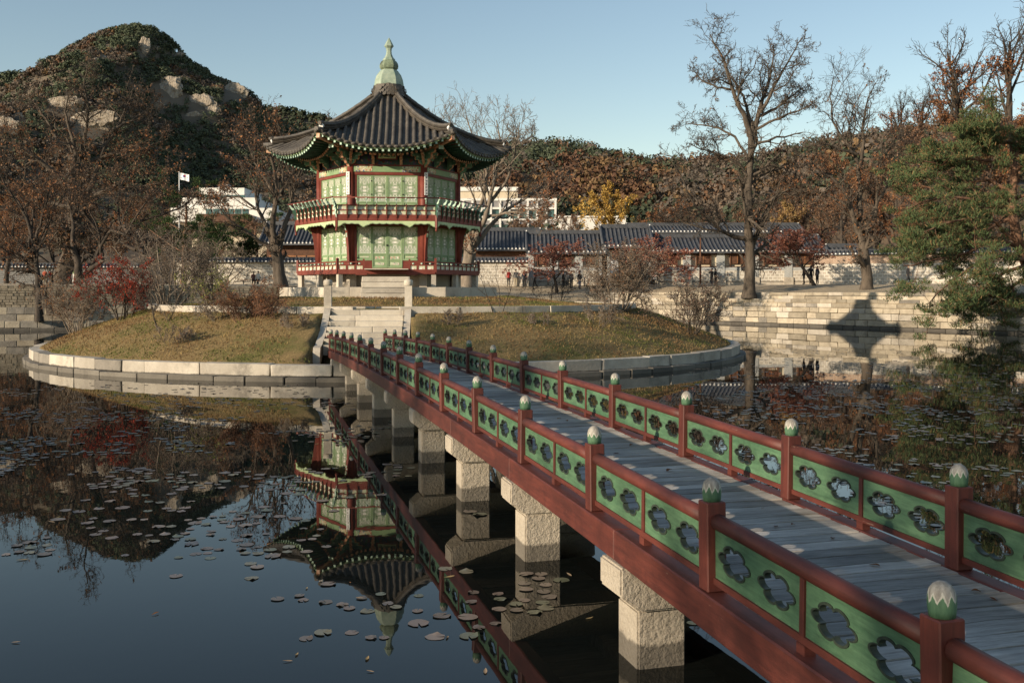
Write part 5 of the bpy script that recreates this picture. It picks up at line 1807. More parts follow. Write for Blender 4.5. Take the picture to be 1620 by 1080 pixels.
PINE = [(0.080, 0.115, 0.048), (0.062, 0.095, 0.040), (0.110, 0.138, 0.060), (0.075, 0.108, 0.046), (0.092, 0.122, 0.052), (0.20, 0.130, 0.060)]
PINE_D = [(0.032, 0.058, 0.022), (0.045, 0.075, 0.027), (0.055, 0.085, 0.03)]
P_P = dict(seg=[8, 6, 5, 4], taper=[.4, .3, .3, .5], wander=[.10, .16, .2, .24], up=[.0, .02, .04, .08], kids=[14, 6, 4], start=[.3, .25, .2], ang=[78, 50, 45], len=[.55, .42, .4], rr=[.42, .5, .5], rmin=.012)
def pine(seed, name, label, loc, h, n, tuft, pal, trunk=None, P=P_P, lean=(0, 0), lens=.2, group=None, levels=(3,)):
    t = Tree(seed)
    if trunk: trunk(t)
    else: t.limb(Vector((0, 0, -.2)), Vector((lean[0], lean[1], 1)).normalized(), h, h * .028, 0, P)
    root = empty(name, loc); tag(root, label, 'tree', group)
    V, Fq = t.wood_arrays(); put('branches', np_mesh('branches', V, Fq, M['bark_red'], True), root)
    c = np.array([tuple(pts[-1]) for pts, rad, lev in t.out if lev in levels] + [tuple(pts[len(pts) // 2]) for pts, rad, lev in t.out if lev in levels])
    rd = t.nr.uniform(.6, 1.25, len(c)) * tuft
    V, Fc, col = needle_pads(t.nr, c, rd, n, pal, lens)
    put('crown', np_mesh('crown', V, Fc, M['needle'], False, col), root)
    return root
# big pine leaning over the right bank
def trunk_right(t):
    P = P_(seg=[6, 6, 5, 4], taper=[.4, .3, .3, .5], wander=[.1, .16, .22, .26], up=[0, .0, .02, .07], kids=[0, 11, 5], start=[.5, .15, .15], ang=[40, 56, 50], len=[.5, .38, .42], rr=[.5, .45, .5], rmin=.014)
    b = Vector((33.2, 63.5, 2.0))
    def W(x, y, d): return at(x, y, d) - b
    t.out.append(([Vector((0, 0, -.2)), W(1628, 430, 63), W(1610, 380, 62.5), W(1600, 330, 62), W(1605, 270, 62.5), W(1600, 215, 63), W(1590, 185, 63)], [.42, .36, .32, .28, .22, .14, .06], 0))
    for track, d1 in (
        ([(1612, 385), (1575, 350), (1535, 345), (1490, 355), (1450, 372)], 58.5), ([(1600, 335), (1560, 318), (1510, 312), (1465, 318), (1432, 332)], 60),
        ([(1602, 300), (1565, 285), (1520, 290), (1475, 298), (1440, 290)], 64), ([(1604, 265), (1570, 255), (1530, 250), (1490, 262), (1462, 255)], 61),
        ([(1602, 225), (1570, 222), (1540, 228), (1515, 238)], 63), ([(1598, 205), (1575, 195), (1548, 192), (1530, 200)], 60),
        ([(1618, 410), (1580, 405), (1540, 420), (1500, 450), (1470, 480)], 57.5), ([(1622, 420), (1590, 430), (1560, 455), (1530, 470), (1495, 478)], 59),
        ([(1626, 440), (1605, 450), (1585, 470), (1560, 485), (1535, 492)], 60.5), ([(1615, 395), (1585, 380), (1550, 390), (1510, 405), (1460, 415), (1430, 420)], 60),
        ([(1600, 325), (1630, 305), (1670, 300), (1710, 310)], 62), ([(1605, 270), (1640, 255), (1680, 260)], 61), ([(1612, 385), (1650, 370), (1690, 380)], 60), ([(1620, 430), (1650, 440), (1690, 455)], 60),
        ([(1606, 360), (1585, 335), (1560, 335), (1540, 345)], 66), ([(1603, 250), (1620, 225), (1640, 205)], 62), ([(1600, 345), (1560, 365), (1520, 385), (1480, 390), (1445, 395)], 62)):
        n = len(track)
        pts = [W(x, y, lerp(62.5, d1, i / (n - 1))) for i, (x, y) in enumerate(track)]
        fine = []
        for i in range(n - 1):
            fine += [pts[i], pts[i].lerp(pts[i + 1], .5) + t.rv() * .06]
        fine.append(pts[-1])
        m = len(fine)
        t.path(fine, [lerp(.13, .03, i / (m - 1)) for i in range(m)], 1, P)
pine(301, 'pine_tree', 'broad green pine spreading over the water edge in front of the stone wall', (33.2, 63.5, 2.0), 0, 120000, .52, PINE, trunk_right, lens=.175)
# dark pines behind the left wall
gp = 'dark pines behind the left wall'
for i, (x, d, h, lb) in enumerate(((288, 96, 8.5, 'dark green pine with a leaning trunk behind the wall end'), (400, 112, 7.0, 'low dark pine behind the tiled coping, in front of the white block'), (335, 108, 6.5, 'small dark pine behind the wall, under the flag'))):
    p = at(x, 460, d)
    pine(310 + i, 'pine_tree', lb, (p.x, d, 3.2), h, 9000, .42, PINE_D, lean=(.15, 0), lens=.25)

# two trees on the near left shore, behind the viewer: their shade falls on the far end of the bridge
for i, (x, y, h) in enumerate(((-46.5, -11.5, 29), (-51.5, -10.5, 28), (-22.5, -15.5, 16.5))):
    grown(260 + i, h, P_W, BROWN + DULL, (9000, 9000, 900)[i], .15, M['bark'], 'shore_tree', ('broad brown tree on the near left shore', 'second broad brown tree on the near left shore, further from the bridge', 'half bare tree on the shore beside the start of the bridge')[i], None, (x, y, ground_at(x, y)))

# ------------------------------------------------------------------ shrubs and saplings of the island and the far lawn
def shrub(seed, name, label, loc, h, stems, spread, pal, nl, size, bark, P=None, cat='shrub', group=None):
    P = P or P_(seg=[5, 4, 3, 2], taper=[.4, .4, .4, .6], wander=[.14, .2, .25, .28], up=[.04, .05, .04, .03], kids=[7, 5.5, 3.6], start=[.2, .15, .1], ang=[38, 42, 44], len=[.5, .5, .5], rr=[.6, .6, .7], rmin=.0075)
    t = Tree(seed)
    for s in range(stems):
        a = t.r.uniform(0, 6.28); sp = t.r.uniform(.15, 1) * spread
        t.limb(Vector((math.cos(a) * .08 * stems ** .5, math.sin(a) * .08 * stems ** .5, -.1)), Vector((math.cos(a) * sp, math.sin(a) * sp, 1)).normalized(), h * t.r.uniform(.7, 1.05), h * .011, 0, P)
    lv = [t.leaf_arrays(nl, size, pal, (2, 3))] if nl else None
    root = finish_tree(t, name, label, cat, (0, 0, 0), bark, lv, group)
    root.location = loc
    return root
def on_isle(x, y): return (x, y, island_h(x, y))
shrub(401, 'azalea_bush', 'wide twiggy bush with dry leaves on the lawn kerb facing the embankment', on_isle(4.2, 39.5), 2.4, 20, .9, DULL + BROWN, 4200, .036, M['bark_pale'])
shrub(402, 'azalea_bush', 'dark drooping bush at the island tip facing the embankment', on_isle(6.9, 38.8), 1.9, 15, 1.1, DULL, 3200, .033, M['bark'])
shrub(403, 'azalea_bush', 'red brown bush on the slope left of the stairs', on_isle(-8.9, 33.4), 1.35, 18, .9, RUST + DULL, 3000, .028, M['bark_red'])
shrub(404, 'red_bush', 'bright red leaved bush on the island among grey bushes', on_isle(-15.0, 38.2), 2.3, 10, .55, RED, 5600, .036, M['bark'])
shrub(405, 'twiggy_bush', 'big grey leafless bush behind the red bush', on_isle(-14.2, 41.2), 3.2, 16, .8, DULL, 1500, .033, M['bark_pale'])
shrub(406, 'twiggy_bush', 'leafless grey bush between red bush and stone border', on_isle(-12.6, 42.0), 3.0, 13, .65, DULL, 1300, .033, M['bark_pale'])
shrub(407, 'rusty_bush', 'rusty low bush at the island edge facing the rubble wall', on_isle(-17.9, 41.0), 2.2, 12, .8, [(0.30, 0.15, 0.05), (0.26, 0.11, 0.05), (0.2, 0.1, 0.06)], 1300, .035, M['bark_pale'])
shrub(408, 'rusty_bush', 'thin rusty bush between the red bush and the island edge', on_isle(-17.0, 39.2), 2.0, 9, .8, [(0.26, 0.13, 0.06), (0.2, 0.1, 0.06)], 1000, .032, M['bark_pale'])
shrub(409, 'weeping_shrub', 'pale green drooping shrub by the lawn kerb', on_isle(-11.3, 37.3), 1.5, 6, .7, [(0.26, 0.27, 0.07), (0.20, 0.22, 0.06)], 900, .04, M['bark_pale'])
shrub(410, 'sapling', 'crooked little leafless sapling on the sunny slope', on_isle(-12.2, 34.6), 1.9, 3, .9, DULL, 60, .03, M['bark'])
shrub(411, 'sapling', 'thin bare sapling on the slope right of the stairs', on_isle(-0.5, 34.6), 1.7, 3, .5, DULL, 0, .03, M['bark_dark'], P_(seg=[6, 5, 4, 3], kids=[5, 4, 3], start=[.3, .2, .1], rmin=.005, wander=[.1, .16, .2, .2]))
for i, (x, y, h, lb) in enumerate(((-9.9, 33.9, .8, 'knee-high grey bush below the crooked sapling'), (-11.0, 32.3, .7, 'pale dry weed clump low on the sunny slope'), (-1.9, 33.0, .5, 'small grey weed low on the shaded slope'), (3.0, 35.2, 1.0, 'grey twig bush halfway down the shaded slope'), (-7.0, 32.2, .6, 'small dry weed beside the stair foot'), (1.0, 34.0, .45, 'tiny reddish weed on the shaded slope'))):
    shrub(420 + i, 'low_bush', lb, on_isle(x, y), h, 8, .9, DULL + RUST, 160, .025, M['bark_pale'])
for i, (x, y, h, lb) in enumerate(((2.2, 52.5, 2.0, 'dark gnarled bush past the lawn, nearest the standing men'), (4.8, 51.5, 2.5, 'dark spreading gnarled bush past the lawn kerb'), (6.6, 50.0, 1.6, 'small dark bush on the lawn beside the twiggy bush'))):
    shrub(430 + i, 'gnarled_bush', lb, on_isle(x, y), h, 5, 1.2, DULL, 500, .03, M['bark_dark'])

# ------------------------------------------------------------------ walls and buildings across the pond
def block_wall_mat(name, c1, c2, mortar, scale, bw=.5, rh=.25, msize=.03):
    t = NT(name); p = t.pos(False)
    mp = t.n('ShaderNodeMapping'); mp.inputs['Rotation'].default_value = (math.pi / 2, 0, 0); t.l(p, mp.inputs[0])
    br = t.n('ShaderNodeTexBrick'); t.l(mp.outputs[0], br.inputs['Vector'])
    br.inputs['Scale'].default_value = scale; br.inputs['Brick Width'].default_value = bw; br.inputs['Row Height'].default_value = rh; br.inputs['Mortar Size'].default_value = msize
    br.inputs['Color1'].default_value = (*c1, 1); br.inputs['Color2'].default_value = (*c2, 1); br.inputs['Mortar'].default_value = (*mortar, 1)
    c = t.mix(t.ramp(t.noise(t.pos(), .8, 5, .7), [(0.4, 0.0), (0.75, 0.5)]), br.outputs[0], tuple(x * .55 for x in c1))
    t.bump(br.outputs['Fac'], -.5, .03)
    return t.out(c, .9)
M['wall_blocks'] = block_wall_mat('wall_blocks', (0.40, 0.36, 0.30), (0.52, 0.47, 0.39), (0.66, 0.62, 0.54), 1.0, .44, .30, .045)
M['wall_grey'] = block_wall_mat('wall_grey', (0.20, 0.20, 0.20), (0.27, 0.27, 0.26), (0.45, 0.44, 0.41), 1.0, .42, .16, .03)
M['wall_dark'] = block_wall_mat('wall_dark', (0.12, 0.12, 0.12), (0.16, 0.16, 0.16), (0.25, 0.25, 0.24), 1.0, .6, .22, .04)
M['brick_grey'] = block_wall_mat('brick_grey', (0.27, 0.29, 0.29), (0.34, 0.35, 0.34), (0.46, 0.46, 0.44), 1.0, .32, .12, .025)
M['brick_red'] = block_wall_mat('brick_red', (0.28, 0.16, 0.10), (0.34, 0.20, 0.13), (0.52, 0.45, 0.36), 1.0, .3, .11, .02)
M['plaster'] = mat_noise('plaster', (0.60, 0.52, 0.38), (0.70, 0.62, 0.47), 1.5, .9)
M['timber'] = mat_noise('timber', (0.075, 0.035, 0.020), (0.13, 0.062, 0.035), 3, .7)
M['timber_orange'] = mat_noise('timber_orange', (0.26, 0.11, 0.045), (0.34, 0.16, 0.07), 3, .7)
M['glass'] = mat_noise('glass', (0.04, 0.09, 0.09), (0.07, 0.13, 0.13), .5, .1)
M['cream'] = mat_noise('cream', (0.50, 0.42, 0.30), (0.58, 0.50, 0.38), .4, .85)
M['concrete'] = mat_noise('concrete', (0.66, 0.63, 0.58), (0.76, 0.74, 0.69), .3, .8)
M['grey_panel'] = mat_noise('grey_panel', (0.22, 0.21, 0.21), (0.32, 0.30, 0.30), .8, .7)

def long_wall(name, label, a, b, z0, z1, body, band=None):
    """stone wall with a little tiled roof; a, b plan ends; local x along the wall"""
    a = Vector(a); b = Vector(b); d = b - a; L = d.length; ang = math.atan2(d.y, d.x)
    root = empty(name, ((a.x + b.x) / 2, (a.y + b.y) / 2, z0), ang); tag(root, label, 'wall')
    h = z1 - z0
    MB().box((0, 0, h / 2), (L, .55, h)).build('wall_body', body, root)
    if band:
        MB().box((0, -.03, h - .42), (L - .1, .53, .78)).build('brick_band', band, root)
    MB().box((0, -.012, .15), (L - .05, .6, .30)).build('wall_base', M['granite_dry'], root)
    cp = MB()
    cp.prism([[(-.62, h + .02), (.62, h + .02), (.62, h + .12), (.12, h + .42), (-.12, h + .42), (-.62, h + .12)]], L, Matrix.Rotation(math.pi / 2, 4, 'Z'))
    cp = cp.build('coping', M['tile_far'], root)
    rows = MB(); ends = MB()
    n = int(L / .36)
    for i in range(n):
        x = -L / 2 + (i + .5) * L / n
        for s in (-1, 1):
            rows.tube([(x, s * .66, h + .13), (x, s * .10, h + .44)], .075, 5, 0, False)
        ends.box((x, -.665, h + .12), (.13, .02, .13)); ends.box((x, .665, h + .12), (.13, .02, .13))
    o = rows.build('tile_rows', M['tile_far'], root); tag(o, kind='stuff')
    o = ends.build('plastered_tile_ends', M['white'], root); tag(o, kind='stuff')
    MB().box((0, 0, h + .48), (L, .26, .14)).build('ridge', M['tile_far'], root)
    return root
pL = at(280, 450, 97); pR = at(836, 450, 97)
long_wall('stone_wall', 'pale block wall with tiled coping behind the benches and pavilion', (pL.x, 97), (pR.x, 97), 3.1, 5.42, M['wall_blocks'])
pL = at(-140, 450, 113); pR = at(238, 450, 113)
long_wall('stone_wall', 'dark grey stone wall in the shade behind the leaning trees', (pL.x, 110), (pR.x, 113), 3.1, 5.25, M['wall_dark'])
long_wall('stone_wall', 'stone wall with red brick band behind the pine and forked tree', (29.5, 97), (56, 86), 3.05, 6.1, M['wall_blocks'], M['brick_red'])

def gable_roof(root, x0, x1, y0, y1, ze, zr, over=.5, mat=None, rows=True, ends=True, prefix=''):
    """tiled gable roof, ridge along x, gently curved slopes"""
    mat = mat or M['tile_far']
    ym = (y0 + y1) / 2; W = (y1 - y0) / 2 + over
    mb = MB(); n = 6
    prof = []
    for i in range(n + 1):
        t = i / n
        prof.append((W * (1 - t), ze + (zr - ze) * (.72 * t + .28 * t * t)))
    full = [(ym - w, z) for w, z in prof] + [(ym + w, z) for w, z in reversed(prof[:-1])]
    low = [(y, z - .22) for y, z in reversed(full)]
    Mx = Matrix.Rotation(math.pi / 2, 4, 'Z')
    # prism's x -> world y, thickness along world x
    mb.prism([full + low], x1 - x0, Matrix.Translation(((x0 + x1) / 2, 0, 0)) @ Matrix(((0, -1, 0, 0), (1, 0, 0, 0), (0, 0, 1, 0), (0, 0, 0, 1))))
    rf = mb.build('roof', mat, root)
    if rows:
        rw = MB(); en = MB(); k = int((x1 - x0) / .40)
        for i in range(k):
            x = x0 + (i + .5) * (x1 - x0) / k
            rw.tube([(x, ym - w - .03, z + .04) for w, z in prof], .095, 5, 0, True)
            rw.tube([(x, ym + w + .03, z + .04) for w, z in prof], .095, 5, 0, True)
            en.box((x, ym - W - .045, ze + .02), (.15, .03, .15))
        o = rw.build('tile_rows', mat, rf); tag(o, kind='stuff')
        if ends:
            o = en.build('plastered_tile_ends', M['white'], rf); tag(o, kind='stuff')
    MB().box(((x0 + x1) / 2, ym, zr + .16), (x1 - x0 + .2, .34, .42)).build('ridge', mat, rf)
    for x in (x0, x1):
        MB().tube([(x, ym - W - .02, ze + .12), (x, ym - W * .5, lerp(ze, zr, .42) + .16), (x, ym, zr + .22)], .16, 6).build('verge', mat, rf)
        MB().box((x, ym - .02, zr + .20), (.12, .40, .30)).build('ridge_end', M['white'], rf)
    return rf
Y0, Y1 = 100.0, 105.0
ZG = 3.2
def hanok(name, label, x0, x1, ze, zr, bays, gate=None):
    root = empty(name, ((x0 + x1) / 2, 0, 0)); root.location = ((x0 + x1) / 2, Y0, ZG); tag(root, label, 'building')
    W = x1 - x0; e = ze - ZG; r_ = zr - ZG
    MB().box((0, 2.5, e / 2), (W, 4.6, e + .2)).build('wall', M['plaster'], root)
    MB().box((0, 2.45, .22), (W + .2, 5.2, .44)).build('stone_base', M['granite_dry'], root)
    gable_roof(root, -W / 2 - .3, W / 2 + .3, .2, 4.8, e, r_, .9)
    MB().box((0, .02, e - .22), (W, .36, .26)).build('eave_beam', M['timber'], root)
    bw = W / bays
    for i in range(bays + 1):
        x = -W / 2 + i * bw
        MB().box((x, .04, e / 2 + .05), (.78, .5, e - .5)).build('pilaster', M['brick_grey'], root)
        MB().box((x, .02, .42), (.95, .62, .84)).build('pilaster_base', M['granite_dry'], root)
    for i in range(bays):
        xa = -W / 2 + i * bw + .4; xb = xa + bw - .8; xm = (xa + xb) / 2; w_ = xb - xa
        if gate is not None and i == gate:
            MB().box((xm, .1, e / 2), (w_ * .62, .3, e - .3)).build('doorway', M['dark'], root)
            for s in (-1, 1):
                MB().box((xm + s * w_ * .30, .0, e / 2), (.22, .42, e - .2)).build('door_post', M['timber'], root)
                MB().box((xm + s * w_ * .42, -.25, e * .42), (.06, .5, e * .7)).build('door', M['timber'], root)
            continue
        MB().box((xm, .06, .95), (w_, .42, 1.15)).build('lower_wall', M['wall_blocks'], root)
        MB().box((xm, .05, 1.68), (w_, .40, .34)).build('brick_band', M['brick_grey'], root)
        MB().box((xm, .07, 1.88), (w_, .44, .09)).build('sill', M['timber'], root)
        MB().box((xm, .10, e - .60), (w_ * .46, .30, e - 2.75 + .65)).build('shutter', M['timber'], root)
        MB().box((xm, .08, e - .60), (.05, .32, e - 2.2)).build('shutter_rail', M['timber_orange'], root)
        for s in (-1, 1):
            MB().box((xm + s * w_ * .27, .06, (e + 1.7) / 2), (.1, .38, e - 2.0)).build('stud', M['timber'], root)
    return root
def X100(x): return (x - 810) / F_PX * 100.0
hanok('tiled_hall', 'short tiled hall of the courtyard row behind the sparse red maple', X100(838), X100(954), 6.55, 8.55, 3)
hanok('tiled_gate', 'raised tiled gate in the middle of the courtyard row with banners', X100(958), X100(1028), 7.15, 9.15, 1, 0)
hanok('tiled_hall', 'long low tiled hall with five shuttered bays behind the tall bare trunk', X100(1033), X100(1300), 6.65, 8.15, 5)
# wooden gate and lower roof at the right end
x0, x1 = X100(1306), X100(1345)
root = empty('wooden_gate', ((x0 + x1) / 2, 97.5, ZG)); tag(root, 'brown wooden gate under a small tiled roof beside the dusky maple', 'gate')
gable_roof(root, -1.9, 1.9, -.6, 1.6, 2.85, 3.75, .6)
MB().box((0, .5, 1.4), (2.3, .12, 2.8)).build('door', M['timber_orange'], root)
for s in (-1, 1): MB().box((s * 1.3, .5, 1.45), (.3, .4, 2.9)).build('door_post', M['timber'], root)
# second row of roofs behind
x0, x1 = (995 - 810) / F_PX * 113, (1272 - 810) / F_PX * 113
root = empty('rear_hall', ((x0 + x1) / 2, 113, ZG)); tag(root, 'second tiled roof ridge with white plaster eave behind the courtyard row', 'building')
W = x1 - x0
MB().box((0, 2.5, 3.0), (W, 4, 6.2)).build('wall', M['plaster'], root)
gable_roof(root, -W / 2, W / 2, .5, 4.5, 6.2, 7.0, .6)
# gabled hall at the left end of the row
c = at(790, 450, 106)
root = empty('gabled_hall', (c.x, 106, ZG)); tag(root, 'dark timber hall behind the wall next to the short tiled hall', 'building')
MB().box((0, 2.5, 2.0), (5.6, 5, 4.0)).build('wall', M['timber'], root)
MB().box((.6, -.02, 1.6), (2.4, .1, 1.5)).build('plaster_panel', M['plaster'], root)
gable_roof(root, -3.3, 4.4, 0, 5, 3.9, 6.0, .9)
c = at(470, 450, 108)
root = empty('timber_hall', (c.x, 108, ZG)); tag(root, 'orange timber hall with dark roof between twin-stemmed tree and pavilion', 'building')
MB().box((0, 2.5, 2.2), (6.6, 5, 4.4)).build('wall', M['timber'], root)
for i in range(6): MB().box((-2.6 + i * 1.04, -.03, 2.0), (.86, .08, 2.6)).build('door_panel', M['timber_orange'], root)
gable_roof(root, -3.9, 3.9, 0, 5, 4.6, 6.8, 1.0)
# modern white blocks
def at_box(root, nm, x0, x1, y0, y1, d, dep, mat, dy=0.0):
    a = at(x0, y1, d); b = at(x1, y0, d)
    return MB().box(((a.x + b.x) / 2 - root.location.x, d + dy + dep / 2 - root.location.y, (a.z + b.z) / 2 - root.location.z), (b.x - a.x, dep, b.z - a.z)).build(nm, mat, root)
c = at(350, 450, 200)
root = empty('white_block', (c.x, 200, 3.2)); tag(root, 'stepped white modern block with teal windows near the flag', 'building')
at_box(root, 'upper_storey', 305, 378, 294, 314, 200, 14, M['concrete'], 4)
at_box(root, 'middle_storey', 284, 402, 312, 331, 200, 20, M['concrete'], 1)
at_box(root, 'lower_storey', 270, 432, 329, 352, 200, 24, M['concrete'])
at_box(root, 'brown_canopy', 318, 400, 340.5, 352, 200, 3, M['timber'], -3.2)
at_box(root, 'ground_storey', 300, 430, 352, 462, 200, 20, M['cream'], 1.5)
for i in range(6): at_box(root, 'window', 326 + i * 11.5, 335 + i * 11.5, 330.5, 339.5, 200, .4, M['glass'], -.15)
for i in range(6): at_box(root, 'window', 315 + i * 11, 324 + i * 11, 305.5, 309.5, 200, .4, M['glass'], 3.85)
for x in (334, 345): at_box(root, 'roof_box', x - 3, x + 3, 287, 294.2, 200, 2, M['grey_panel'], 6)
c = at(800, 450, 190)
root = empty('white_office', (c.x, 190, 3.2)); tag(root, 'white office block with dark window bands behind the bare tree', 'building')
at_box(root, 'upper_storey', 700, 819, 300, 316, 190, 14, M['cream'], 3)
at_box(root, 'upper_cornice', 699, 820, 293.5, 300, 190, 14.6, M['concrete'], 2.7)
at_box(root, 'main_storeys', 700, 878, 318, 462, 190, 20, M['glass'], .6)
for (ya, yb_) in ((313.5, 317.5), (327.5, 331), (346, 349)): at_box(root, 'floor_band', 699, 881, ya, yb_, 190, 21, M['concrete'], .1)
for (ya, yb_) in ((318, 327), (349.5, 355)): at_box(root, 'spandrel', 700, 880, ya, yb_, 190, 20.6, M['grey_panel'], .32)
for i in range(13): at_box(root, 'mullion', 702 + i * 14.6, 705.2 + i * 14.6, 317.8, 370, 190, .5, M['concrete'], .02)
c = at(930, 450, 172)
root = empty('white_shed', (c.x, 172, 3.2)); tag(root, 'low plain white block between office and ginkgo, behind the tiled roofs', 'building')
at_box(root, 'wall', 886, 990, 344, 460, 172, 12, M['concrete'])
at_box(root, 'parapet', 884, 992, 341.5, 344.2, 172, 12.4, M['concrete'], -.2)
at_box(root, 'window', 910, 922, 355, 362, 172, .3, M['glass'], -.1)
# flag on its pole
c = at(283.5, 450, 150)
root = empty('flagpole', (c.x, 150, 3.2)); tag(root, 'white pole flying a white flag with a round emblem', 'flag')
zt = at(283, 273, 150).z - 3.2
MB().tube([(0, 0, 0), (0, 0, zt)], [.12, .06], 8).build('pole', M['white'], root)
MB().lathe([(.02, 0), (.11, .08), (.02, .18)], 8).build('ball', M['white'], root, (0, 0, zt))
def flag_mat():
    t = NT('flag_cloth'); p = t.pos(False)
    sx = t.n('ShaderNodeSeparateXYZ'); t.l(p, sx.inputs[0])
    X = t.math('SUBTRACT', sx.outputs[0], .72); Z = sx.outputs[2]
    rad = t.math('SQRT', t.math('ADD', t.math('MULTIPLY', X, X), t.math('MULTIPLY', Z, Z)))
    disc = t.math('LESS_THAN', rad, .20)
    wave = t.math('GREATER_THAN', Z, t.math('MULTIPLY', t.math('SINE', t.math('MULTIPLY', X, -13.0)), .11))
    c = t.mix(wave, (0.02, 0.05, 0.22), (0.45, 0.03, 0.04))
    ax = t.math('ABSOLUTE', X); az = t.math('ABSOLUTE', Z)
    bar = t.math('MULTIPLY', t.math('LESS_THAN', t.math('ABSOLUTE', t.math('SUBTRACT', ax, .44)), .09), t.math('LESS_THAN', t.math('ABSOLUTE', t.math('SUBTRACT', az, .27)), .09))
    st = t.math('GREATER_THAN', t.math('FRACT', t.math('MULTIPLY', t.math('ADD', ax, az), 14.0)), .4)
    c2 = t.mix(t.math('MULTIPLY', bar, st), (0.80, 0.80, 0.80), (0.02, 0.02, 0.02))
    return t.out(t.mix(disc, c2, c), .8)
fm = MB(); n = 10
V = [(1.45 * i / n, .07 * math.sin(i * 1.1), z - .28 * (i / n) ** 1.3 * (1 if z > 0 else 1.25)) for z in (-.5, 0, .5) for i in range(n + 1)]
fm.add(V, [(j * (n + 1) + i, j * (n + 1) + i + 1, (j + 1) * (n + 1) + i + 1, (j + 1) * (n + 1) + i) for j in range(2) for i in range(n)], 0, True)
fm.build('flag', flag_mat(), root, (.06, 0, zt - .55))
# pole by the right hall, banners at the gate, benches
c = at(1108, 447, 96.5)
root = empty('wooden_pole', (c.x, 96.5, ZG)); tag(root, 'thin grey pole in front of the shuttered hall', 'pole')
MB().tube([(0, 0, 0), (0, 0, 2.2), (.02, 0, 4.6)], [.10, .09, .07], 8).build('shaft', M['timber'], root)
MB().lathe([(.18, 0), (.16, .12), (.11, .16)], 8).build('foot', M['granite_dry'], root)
for (x, lb) in ((972, 'white upright banner between gate doorway and short tiled hall'), (1033, 'white upright banner between gate doorway and long shuttered hall')):
    c = at(x, 447, 98.6)
    root = empty('banner_stand', (c.x, 98.6, ZG)); tag(root, lb, 'banner')
    MB().box((0, 0, 1.55), (.72, .03, 2.1)).build('cloth', M['white'], root)
    for s in (-1, 1): MB().tube([(s * .38, 0, 0), (s * .38, 0, 2.65)], .025, 6).build('pole', M['grey_panel'], root)
    MB().box((0, 0, .06), (.9, .5, .1)).build('foot', M['grey_panel'], root)
def bench(x, d, label, rot=0):
    c = at(x, 450, d); z = 3.22
    root = empty('bench', (c.x, d, z), rot); tag(root, label, 'bench')
    for i in range(3): MB().box((0, -.16 + .16 * i, .43), (1.9, .145, .06)).build('slat', M['timber'], root)
    for s in (-1, 1): MB().box((s * .7, 0, .20), (.14, .42, .40)).build('leg', M['granite_dry'], root)
    return root
bench(345, 92, 'low dark bench with one man sitting on it by the wall')
bench(396, 92, 'low bench with a couple sitting on it by the wall')

# ------------------------------------------------------------------ people
def cloth_mat(name, shoe, leg, top, skin, waist, neck, hand):
    t = NT(name); p = t.pos(False)
    sx = t.n('ShaderNodeSeparateXYZ'); t.l(p, sx.inputs[0])
    z = t.math('DIVIDE', sx.outputs[2], 2.0)
    c = t.ramp(z, [(0.0, shoe), (0.05, leg), (waist / 2, top), (neck / 2, skin)], 'CONSTANT')
    h = t.math('MULTIPLY', t.math('GREATER_THAN', t.math('ABSOLUTE', sx.outputs[0]), hand[0]), t.math('LESS_THAN', sx.outputs[2], hand[1]))
    h = t.math('MULTIPLY', h, t.math('GREATER_THAN', sx.outputs[2], hand[2]))
    c = t.mix(h, c, skin)
    n_ = t.noise(p, 9, 4, .6)
    c = t.mix(t.ramp(n_, [(.4, 0.0), (.7, .35)]), c, (0.01, 0.01, 0.01))
    return t.out(c, .85)
SKIN = (0.42, 0.26, 0.18); BLACK = (0.012, 0.012, 0.014); NAVY = (0.018, 0.022, 0.035); GREY = (0.08, 0.08, 0.085); REDC = (0.42, 0.025, 0.02); WHITE = (0.62, 0.60, 0.56); GREEN = (0.20, 0.27, 0.12); MAROON = (0.10, 0.025, 0.025); ORANGE = (0.45, 0.09, 0.04); DENIM = (0.04, 0.05, 0.08); KHAKI = (0.30, 0.25, 0.17)
HAIR = mat_noise('hair', (0.010, 0.008, 0.007), (0.025, 0.02, 0.016), 20, .6)
pcount = [0]
